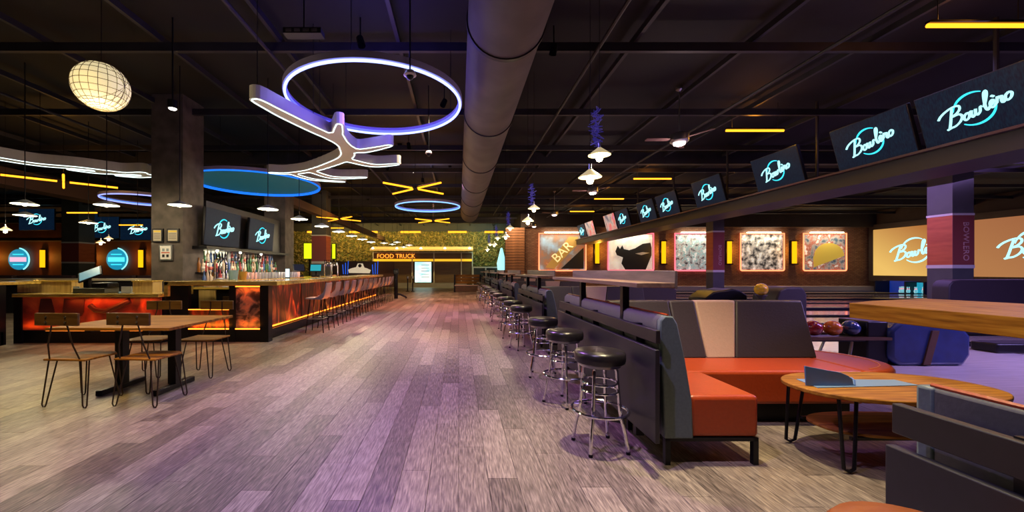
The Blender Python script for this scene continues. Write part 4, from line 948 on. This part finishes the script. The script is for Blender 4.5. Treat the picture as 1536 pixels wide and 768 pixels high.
mb = MB(); mb.M = Matrix.Translation((-.06, -.02, .36)) @ Matrix.Rotation(R(-35), 4, 'X') @ Matrix.Rotation(R(-30), 4, 'Y'); mb.box(-.2, .2, -.015, .015, -.12, .12); O('screen_case', mb, m_black, t, bevel=.008)
mb = MB(); mb.M = Matrix.Translation((-.06, -.02, .36)) @ Matrix.Rotation(R(-35), 4, 'X') @ Matrix.Rotation(R(-30), 4, 'Y'); mb.box(-.17, .17, -.022, -.015, -.1, .1); O('lit_face', mb, mat('register_screen', (.1, .18, .22), .3, emit=(.15, .35, .42), es=.5), t)
for u, w, lab in ((110, .12, 'small clear acrylic sign holder left of the cash register'), (186, .2, 'white paper tray right of the cash register')):
    t = T('counter_sign', lab, 'sign', (hx(u)*1.02, 7.45, .91)); O('card', B(-w/2, w/2, 0, .01, .0, .13), mat('paper_white', (.62, .68, .62), .6), t); O('foot', B(-w/2, w/2, -.04, .06, 0, .012), m_steel, t)
# left-most tall counter
t = T('side_counter', 'taller dark counter with purple-red art panel at the left edge', 'counter', (-9.1, 7.0, 0))
O('countertop', B(-1.9, .93, -.05, .7, 1.08, 1.13), m_bartop, t); O('art_panel', B(-1.9, .80, 0, .04, .24, 1.05), tex('purple_art', [(.4, (.02, .012, .025)), (.5, (.12, .05, .08)), (.62, (.65, .14, .08))], (1, 1, 1), 1.8, 5, .5, emit=.25, bump=0), t)
O('toe_kick', B(-1.9, .93, .02, .06, 0, .24), m_black, t); O('end_post', B(.80, .93, -.02, .1, 0, 1.08), m_black, t); O('led_strip', B(-1.9, .8, -.02, 0, .225, .245), m_redled, t)
# rear counter at left, seat backs and low partitions
t = T('rear_counter', 'long pale-topped counter behind the host counter', 'counter', (-13.5, 12.2, 0))
O('countertop', B(-8, 4.5, 0, .7, 1.02, 1.08), mat('beige_top', (.42, .36, .27), .3), t); O('front', B(-8, 4.5, .1, .15, 0, 1.02), m_blackp, t)
for k in range(5):
    tt = T('sofa_back', 'mauve padded sofa back beyond the rear counter, %s from the left' % ORD[k], 'sofa', (-20.5+k*2.6, 17, 0), group='mauve sofas beyond the rear counter')
    O('backrest', B(-1.2, 1.2, 0, .2, .45, 1.12), mat('mauve_vinyl', (.12, .07, .09), .5), tt, bevel=.04); O('seat', B(-1.2, 1.2, .2, .8, .2, .48), m_orange, tt, bevel=.04); O('base', B(-1.15, 1.15, .1, .7, 0, .2), m_black, tt)
# framed notices on the column
for k, (u0, u1, v0, v1) in enumerate(((229, 245, 343, 363.5), (251, 269, 343, 363.5), (239.5, 259.5, 367, 391))):
    a = px(u0, v0, 8.58); b = px(u1, v1, 8.58)
    t = T('framed_notice', ['upper left black-framed notice on the broad column', 'upper right black-framed notice on the broad column', 'lower white notice with printed icons on the broad column'][k], 'notice', ((a[0]+b[0])/2, 8.58, (a[2]+b[2])/2)); w, h = (b[0]-a[0])/2, (a[2]-b[2])/2
    O('frame', B(-w, w, -.02, .015, -h, h), m_black if k < 2 else m_steel, t); O('paper', B(-w+.03, w-.03, -.025, -.02, -h+.03, h-.03), mat('notice_paper%d' % (k//2), ((.42, .36, .28), (.75, .72, .68))[k//2], .7), t)
    if k < 2:
        O('heading', B(-w+.04, w-.04, -.028, -.025, h-.08, h-.045), mat('notice_gold', (.7, .5, .05), .6), t)
        for r_ in range(4): O('text_line', B(-w+.05, w-.05, -.028, -.025, -.07+r_*.035, -.062+r_*.035), m_rail, t)
    else:
        for i in range(2):
            for j in range(2): O('icon', B(-.07+i*.09, -.02+i*.09, -.028, -.025, -.1+j*.13, -.04+j*.13), m_rail if j == 0 else mat('icon_grey', (.25, .3, .32), .6), t)
        O('red_line', B(-.09, .09, -.028, -.025, -.012, .012), mat('notice_red', (.6, .12, .05), .6), t)

# ================================================================= HANGING LIGHTS
# ring lamps
def ring_lamp(x, y, label, R_=1.22, z=3.75, mcore=m_bluecore, mglow=m_blue, fill=False, disc=None):
    t = T('ring_lamp', label, 'ring light', (x, y, z))
    O('housing', MB().lathe([(R_-.02, .02), (R_+.03, .02), (R_+.03, .10), (R_-.02, .10), (R_-.02, .02)], n=72), mat('ring_housing', (.30, .26, .42), .4), t, True)
    O('neon_tube', MB().torus((0, 0, 0), R_, .018, 72, 8), mcore, t, True)
    O('inner_glow', MB().lathe([(R_-.03, .02), (R_-.03, .05)], n=72), mglow, t, True)
    for k in range(3):
        a = k*2*pi/3+.5; O('cable', MB().cyl((R_*cos(a), R_*sin(a), .1), (R_*cos(a), R_*sin(a), CEIL-z), .005, n=5), m_black, t)
    if disc: O('disc', MB().lathe([(0, .05), (R_-.04, .05)], n=64), disc, t)
    return t
ring_lamp(-1.2, 5.72, 'largest blue-violet neon ring hanging in the foreground')
ring_lamp(-1.18, 15.0, 'small pale blue neon ring over the far aisle', mcore=glow('neon_ring_pale', (.2, .42, 1), 1.8), mglow=m_blue2)
ring_lamp(-10.8, 13.6, 'pale violet neon ring left of the broad column', mcore=glow('neon_ring_lilac', (.3, .34, 1), 1.5), mglow=m_blue2)
m_teal = mat('teal_disc', (.03, .10, .12), .6, emit=(.0, .12, .17), es=.28)
ring_lamp(-5.68, 11.1, 'teal disc lamp with azure neon rim over the bar', R_=1.66, mcore=m_tealrim, mglow=m_tealrim, disc=m_teal)
bulb((-1.2, 5.72, 3.55), (.2, .15, 1), 50, .5); bulb((-1.2, 5.72, 4.0), (.1, .07, 1), 24, .6); bulb((-1.18, 15, 3.5), (.3, .4, 1), 30, .5)

# branch lamps: union of tapering branches by a distance field
def branch_outline(lines, step=.04):
    import numpy as np
    allp = [p for l in lines for p in l]
    x0 = min(p[0] for p in allp)-.5; x1 = max(p[0] for p in allp)+.5; y0 = min(p[1] for p in allp)-.5; y1 = max(p[1] for p in allp)+.5
    xs = np.arange(x0, x1, step); ys_ = np.arange(y0, y1, step); X, Y = np.meshgrid(xs, ys_, indexing='ij'); acc = np.zeros_like(X); D_ = np.full_like(X, 9.)
    for l in lines:
        P = smooth_path(l, 5) if len(l) > 2 else l
        for (ax, ay, ar), (bx, by, br) in zip(P, P[1:]):
            dx, dy = bx-ax, by-ay; L2 = dx*dx+dy*dy+1e-9; tt = np.clip(((X-ax)*dx+(Y-ay)*dy)/L2, 0, 1)
            d = np.hypot(X-ax-tt*dx, Y-ay-tt*dy)-(ar+(br-ar)*tt); k_ = .10; hh = np.clip(.5+.5*(D_-d)/k_, 0, 1); D_ = D_*(1-hh)+d*hh-k_*hh*(1-hh)*.35
    V = D_; segs = {}
    def ip(i, j, k, l_):
        a, b = V[i, j], V[k, l_]; t_ = a/(a-b); return (round(float(xs[i]+(xs[k]-xs[i])*t_), 5), round(float(ys_[j]+(ys_[l_]-ys_[j])*t_), 5))
    E = []
    for i in range(len(xs)-1):
        for j in range(len(ys_)-1):
            c = [(i, j), (i+1, j), (i+1, j+1), (i, j+1)]; s_ = [V[p] < 0 for p in c]
            if all(s_) or not any(s_): continue
            pts = []
            for a in range(4):
                b = (a+1) % 4
                if s_[a] != s_[b]:
                    p, q_ = sorted((c[a], c[b])); pts.append((ip(*p, *q_), s_[a]))
            if len(pts) == 2: E.append((pts[0][0], pts[1][0]))
            elif len(pts) == 4: E.append((pts[0][0], pts[1][0])); E.append((pts[2][0], pts[3][0]))
    from collections import defaultdict
    G = defaultdict(list)
    for a, b in E: G[a].append(b); G[b].append(a)
    loops = []; used = set()
    for s0 in list(G):
        if s0 in used: continue
        loop = [s0]; used.add(s0); cur = s0
        while True:
            nx = [p for p in G[cur] if p not in used]
            if not nx: break
            cur = nx[0]; used.add(cur); loop.append(cur)
        if len(loop) > 8: loops.append(loop)
    loops.sort(key=lambda l: -len(l)); return loops
m_under = mat('branch_under', (.50, .45, .42), .6)
def branch_lamp(lines, label, z=3.55, hgt=.17):
    cx_ = sum(l[0][0] for l in lines)/len(lines); cy_ = sum(l[0][1] for l in lines)/len(lines)
    t = T('branch_lamp', label, 'hanging light', (cx_, cy_, z)); lines = [[(x-cx_, y-cy_, r) for x, y, r in l] for l in lines]
    loops = branch_outline(lines); lp = loops[0]
    O('body', MB().prism(lp, 0, hgt), [m_under], t)
    n = len(lp)
    nrm = []
    for i in range(n):
        (ax, ay), (bx, by) = lp[i-2], lp[(i+2) % n]; dx, dy = bx-ax, by-ay; l = math.hypot(dx, dy) or 1; nrm.append((dy/l, -dx/l))
    ar = sum(lp[i][0]*lp[(i+1) % n][1]-lp[(i+1) % n][0]*lp[i][1] for i in range(n)); sg = 1 if ar > 0 else -1
    inner = [(p[0]-sg*q_[0]*.028, p[1]-sg*q_[1]*.028, -.004) for p, q_ in zip(lp, nrm)]
    O('led_edge', MB().tube(inner[::2], .010, 6, closed=True), m_led, t, True)
    for k, p in enumerate(lines[0][::2]): O('cable', MB().cyl((p[0], p[1], hgt), (p[0], p[1], CEIL-z), .005, n=5), m_black, t)
    return t
def g(u, v, z=3.55): Y = F*(z-H)/(CY-v); return ((u-CX)/F*Y, Y)
def L_(*a): return [(*g(u, v), r) for u, v, r in a]
branch_lamp([
 L_((386, 151, .10), (425, 172, .13), (470, 194, .14), (503, 209, .15), (519, 222, .15), (520, 235, .15), (500, 245, .14), (465, 256, .12), (432, 260, .10), (406, 259, .08)),
 L_((509, 187, .07), (506, 203, .12)), L_((506, 203, .12), (518, 218, .12), (538, 226, .13), (562, 223, .11), (585, 218, .07)),
 L_((522, 240, .14), (560, 248, .13), (596, 246, .08)), L_((468, 257, .12), (500, 266, .13), (547, 266, .08)), L_((440, 261, .10), (470, 269, .11), (515, 272.5, .07))],
 'white tree-branch shaped hanging light with glowing edges below the large ring')
branch_lamp([
 L_((-90, 222, .12), (0, 238, .17), (60, 247, .16), (120, 252, .15), (180, 259, .14), (222, 262, .12)),
 L_((104, 254, .08), (140, 258, .13), (180, 260, .12), (215, 259, .1)), L_((175, 263, .07), (205, 265, .10), (228, 264, .10))],
 'long white branch-shaped hanging light at upper left', hgt=.2)

# globe lamp
gp = px(152, 130, 4.17)
t = T('globe_lamp', 'cream shell mosaic globe lamp hanging at upper left', 'pendant lamp', gp)
m_globe = mat('globe_cream', (.7, .62, .42), .5, emit=(.95, .78, .42), es=.62); m_gl = mat('globe_lead', (.16, .12, .06), .5)
O('shade', MB().sphere((0, 0, 0), .245, 40, 20), m_globe, t, True)
for k in range(1, 12):
    a = -pi/2+k*pi/12; O('band', MB().torus((0, 0, .247*sin(a)), .247*cos(a), .0028, 32, 4), m_gl, t)
for k in range(10):
    a = k*pi/10; O('meridian', MB().tube([(.247*cos(a)*cos(b), .247*sin(a)*cos(b), .247*sin(b)) for b in [i*pi/16 for i in range(32)]], .0028, 4, closed=True), m_gl, t)
for k in range(5): O('mosaic_seam', MB().tube([(.248*cos(b), .248*sin(b)*cos(.9+k*.3), .248*sin(b)*sin(.9+k*.3)) for b in [i*pi/16 for i in range(32)]], .002, 4, closed=True), m_gl, t)
O('cable', MB().cyl((0, 0, .24), (0, 0, CEIL-gp[2]), .004, n=5), m_black, t)
bulb((gp[0], gp[1]-.05, gp[2]-.5), (1, .85, .5), 26, .2)

# wide-shade bar pendants
m_shade = mat('shade_enamel', (.35, .35, .33), .4); m_shadein = mat('shade_inner', (.8, .78, .7), .4, emit=(1, .95, .75), es=1.5)
def make_pendant():
    t = T('pendant_lamp', '', 'pendant lamp', group='wide-shade pendants over the bar')
    O('shade', MB().lathe([(.03, .085), (.06, .07), (.19, .01), (.195, 0)], n=24), m_shade, t, True)
    O('shade_lining', MB().lathe([(.19, -.002), (.055, .055), (0, .06)], n=24), m_shadein, t, True)
    O('bulb', MB().sphere((0, 0, .01), .045, 12, 8), m_warm, t, True)
    O('rod', MB().cyl((0, 0, .085), (0, 0, CEIL-2.57), .008, n=6), m_black, t)
    return t
pd = make_pendant(); first = True
PP = [((-3.83, 7.9+1.55*k), 'wide-shade pendant over the bar front, %s from the near end' % ORD[k]) for k in range(7)]
PP += [((-5.26, 7.42), 'wide-shade pendant hanging before the broad column'), ((-6.64, 7.42), 'wide-shade pendant left of the broad column, over the hutch'), ((-8.05, 7.3), 'wide-shade pendant over the host counter, upper of the left pair'),
       ((-9.7, 8.8), 'wide-shade pendant at far left, lower of the left pair'), ((-9.6, 10.2), 'wide-shade pendant over the rear counter near the neon sign'), ((-9.55, 11.7), 'small wide-shade pendant left of the broad column edge')]
for (x, y), lab in PP:
    if first: o = pd; first = False
    else: o = dup(pd)
    o.location = (x, y, 2.57); o['label'] = lab; bulb((x, y, 2.50), (1, .84, .5), 30, .05)
# small cluster of far pendants
def fitrod(o, z):
    for c in o.children:
        if c.name.startswith('rod'): c.scale = (1, 1, (CEIL-z)/2.63)
for k in range(5):
    o = dup(pd, (-3.6+.5*(k % 3), 19.0+.8*k, 2.65+.1*(k % 2)), 0, 'tiny bright pendant in the far cluster, %s from the left' % ORD[k], 'far pendant cluster'); fitrod(o, 2.65+.1*(k % 2))
# bulb pendants over the booth ledges, with tangled coil
m_shade2 = mat('clear_shade', (.6, .52, .35), .3, emit=(1, .8, .4), es=.35)
def fit(o, nm, z, L):
    for c in o.children:
        if c.name.startswith(nm): c.scale = (1, 1, (CEIL-z)/L)
def make_bulblamp():
    t = T('bulb_pendant', '', 'pendant lamp', group='bulb pendants over the booth ledges')
    O('shade', MB().lathe([(.018, .075), (.03, .065), (.115, .0), (.112, -.006)], n=20), m_shade2, t, True)
    O('bulb', MB().lathe([(0, -.075), (.025, -.065), (.036, -.04), (.03, -.01), (.014, .02)], n=14), m_warm, t, True)
    O('socket', MB().cyl((0, 0, .06), (0, 0, .13), .014, n=8), m_steel, t)
    O('cord', MB().cyl((0, 0, .13), (0, 0, 2.6), .003, n=5), m_black, t)
    return t
bl = make_bulblamp(); first = True
rt = random.Random(11)
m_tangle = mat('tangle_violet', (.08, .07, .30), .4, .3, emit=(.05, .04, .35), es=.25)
for k in range(5):
    y = 4.0+3.55*k
    for j, (dx, dy, z) in enumerate(((.06, .08, 2.545), (-.08, -.05, 2.285))):
        if first: o = bl; first = False
        else: o = dup(bl)
        fit(o, 'cord', z, 2.6); o.location = (1.40+dx, y+dy, z); o['label'] = '%s bulb pendant of the %s pair over the booth ledges' % (('upper', 'lower')[j], ['nearest', 'second', 'third', 'fourth', 'farthest'][k])
        bulb((1.40+dx, y+dy, z-.1), (1, .8, .45), 9, .04)
    pts = []; 
    for i in range(90):
        a = i*2.4; rr_ = .07*(.55+.45*sin(i*.7)); pts.append((rr_*cos(a)+rt.uniform(-.02, .02), rr_*sin(a)+rt.uniform(-.02, .02), .37*i/90+rt.uniform(-.05, .05)))
    c = tag(O('cord_tangle', MB().tube(pts, .0045, 4), m_tangle), 'tangled violet cord above the %s pair of bulb pendants' % ['nearest', 'second', 'third', 'fourth', 'farthest'][k], 'cord'); c.location = (1.40, y, 2.62)

# ceiling fans
def make_fan():
    t = T('ceiling_fan', '', 'ceiling fan', group='ceiling fans right of the duct')
    O('canopy', MB().lathe([(0, 1.09), (.07, 1.08), (.07, 1.04), (.02, 1.0), (0, 1.0)], n=16), m_steel, t, True); O('downrod', MB().cyl((0, 0, .1), (0, 0, 1.05), .013, n=8), m_steel, t)
    O('motor', MB().lathe([(0, .14), (.1, .135), (.17, .11), (.18, .09), (.18, -.04), (.15, -.07), (0, -.07)], n=28), m_steel, t, True)
    O('lamp_bowl', MB().lathe([(.12, -.07), (.11, -.11), (.06, -.13), (0, -.135)], n=20), mat('fan_lamp', (.8, .7, .7), .4, emit=(1, .82, .8), es=2.0), t, True)
    for k in range(3):
        mb = MB(); mb.M = Matrix.Rotation(R(178+k*120), 4, 'Z') @ Matrix.Rotation(R(10), 4, 'X'); mb.prism([(.15, -.03), (.3, -.06), (.68, -.06), (.70, 0), (.68, .06), (.3, .06), (.15, .03)], .0, .012); O('blade', mb, mat('blade_brown', (.10, .05, .05), .5), t)
    return t
fn = make_fan(); fn.location = (4.6, 8.2, 4.07); fn['label'] = 'nearest steel ceiling fan with lit bowl'
for k, y in enumerate((13.5, 18.9, 24.0)): dup(fn, (4.6, y, 4.07), R(25*k), ['second ceiling fan, behind the bulb pendants', 'third ceiling fan, small, right of the far duct end', 'farthest ceiling fan near the brick wall'][k])
bulb((4.6, 8.2, 3.8), (1, .7, .65), 22, .1); bulb((4.6, 13.5, 3.8), (1, .7, .65), 22, .1)

# linear yellow lights
def bar_light(x, y, z, L, rz, label, group):
    t = T('light_bar', label, 'ceiling light', (x, y, z), rz, group)
    O('tube', MB().cyl((-L/2, 0, 0), (L/2, 0, 0), .028, n=8), m_yellow, t); O('backing', B(-L/2, L/2, -.03, .03, .03, .06), m_black, t)
    for s in (-.4, .4): O('hanger', MB().cyl((s*L, 0, .06), (s*L, 0, CEIL-z), .005, n=5), m_black, t)
for k, (x, y) in enumerate(((6.8, 5.15), (6.8, 9.03), (6.8, 13.8), (6.77, 17.7), (6.75, 21.5))):
    bar_light(x, y, 4.55, 1.32, 0, ['yellow light bar at the upper right edge', 'yellow light bar right of the nearest fan', 'third yellow light bar, in the middle of the row', 'fourth yellow light bar over the lane screens', 'farthest short yellow light bar over the lanes'][k], 'yellow light bars over the lanes')
    area((x, y, 4.50), (x, y, 0), (1, .5, .05), 26, 1.3, .1); bulb((x, y, 4.75), (1, .35, .03), 9, .15)
def xlight(cx_, cy_, z, label, a=R(45), L=1.0, rot=0):
    t = T('cross_light', label, 'ceiling light', (cx_, cy_, z), rot)
    for k, b in enumerate((a, pi-a, pi+a, -a)):
        c, s = cos(b), sin(b); O('tube', MB().cyl((.12*c, .12*s, 0), ((.12+L)*c, (.12+L)*s, 0), .026, n=8), m_yellow, t)
        O('backing', MB().cyl((.12*c, .12*s, .04), ((.12+L)*c, (.12+L)*s, .04), .02, n=6), m_black, t)
    O('hub', MB().cyl((0, 0, .0), (0, 0, .08), .03, n=8), m_black, t); O('hanger', MB().cyl((0, 0, .08), (0, 0, CEIL-z), .006, n=5), m_black, t)
    bulb((cx_, cy_, z+.35), (1, .4, .04), 10, .2); bulb((cx_, cy_, z-.3), (1, .5, .06), 16, .3)
xlight(-1.28, 11.6, 3.75, 'yellow neon X light before the small blue ring')
xlight(-1.24, 19.2, 3.75, 'smaller yellow neon X light beyond the small blue ring')
xlight(-5.6, 18.5, 3.75, 'yellow neon X light above the orange-banded column')
xlight(-10.75, 10.7, 3.75, 'long yellow neon X light at far left')
for k, (x, y) in enumerate(((-15.8, 16.5), (-13.0, 18.8), (-7.2, 22.5), (-17.5, 21))):
    bar_light(x, y, 3.75, 1.25, 0, 'short yellow light bar at left, %s of the scattered four' % ORD[k], 'scattered yellow bars at left')
# cans added around the coloured spots
for k, ((fx_, fy_), to, c, e, a) in enumerate(SPOTS):
    t = T('added_spot_can', 'added black can around a coloured spot, %s from the camera' % ORD[sorted(range(len(SPOTS)), key=lambda i: SPOTS[i][0][1]).index(k)], 'spotlight', (fx_, fy_, 4.85), group='added ceiling spots')
    d = (Vector(to)-Vector((fx_, fy_, 4.72))).normalized(); p0 = -d*.02
    O('can', MB().tube([tuple(-d*.05), tuple(d*.10)], [.055, .06], 14, caps=False), m_black, t); O('stem', MB().cyl((0, 0, .05), (0, 0, CEIL-4.85), .012, n=6), m_black, t)
# hanging cameras and lanterns
for k, (u, v, Y, lab) in enumerate(((615, 113, 4.6, 'white domed camera hanging beside the large ring'), (643, 230, 8.2, 'small domed camera below the large ring'))):
    p = px(u, v, Y); t = T('dome_camera', lab, 'camera', p); O('housing', MB().lathe([(0, .06), (.05, .05), (.075, 0), (.05, -.01), (0, -.01)], n=16), mat('dome_white', (.5, .42, .45), .4), t, True); O('dome', MB().sphere((0, 0, -.01), .045, 14, 8), m_black, t, True); O('rod', MB().cyl((0, 0, .05), (0, 0, CEIL-p[2]), .01, n=6), m_black, t)
for k, (u, v, Y, lab) in enumerate(((259, 163, 6, 'bright ceiling downlight right of the globe lamp'), (830, 137, 9, 'bright ceiling downlight right of the duct'), (773, 244, 14, 'tiny ceiling downlight beside the duct'), (600, 222, 12, 'small ceiling downlight below the large ring'), (620, 258, 15, 'tiny ceiling downlight above the yellow X'))):
    p = px(u, v, Y); t = T('downlight', lab, 'ceiling light', p); O('housing', MB().cyl((0, 0, 0), (0, 0, .12), .07, n=14), m_black, t); O('lens', MB().sphere((0, 0, 0), .055, 12, 8, sz=.4), m_whiteglow, t, True); O('stem', MB().cyl((0, 0, .1), (0, 0, CEIL-p[2]), .012, n=6), m_black, t)
p = px(456, 50, 4.2); t = T('ceiling_vent', 'slim grey ceiling box with slots above the large ring', 'vent', p)
O('box', B(-.2, .2, -.06, .06, -.03, .03), m_beam, t)
for k in range(4): O('slot', B(-.17+k*.09, -.11+k*.09, -.065, -.06, -.015, .015), mat('slot_grey', (.12, .11, .12), .5), t)
O('rod', MB().cyl((0, 0, .03), (0, 0, CEIL-p[2]), .008, n=5), m_black, t)
# hall lantern at left
for k, (u, v, Y, lab) in enumerate(((8, 345, 9.0, 'pale bulb lantern at the left edge'), (151, 364, 11.9, 'small bulb lantern, lower of the pair by the second neon sign'), (163, 358, 12.1, 'small bulb lantern, upper of the pair by the second neon sign'))):
    o = dup(bl, px(u, v, Y), 0, lab, 'bulb lanterns at left'); fit(o, 'cord', px(u, v, Y)[2], 2.6); bulb(px(u, v+5, Y-.2), (1, .85, .6), 8, .05)
# shoes / bits on booth top behind
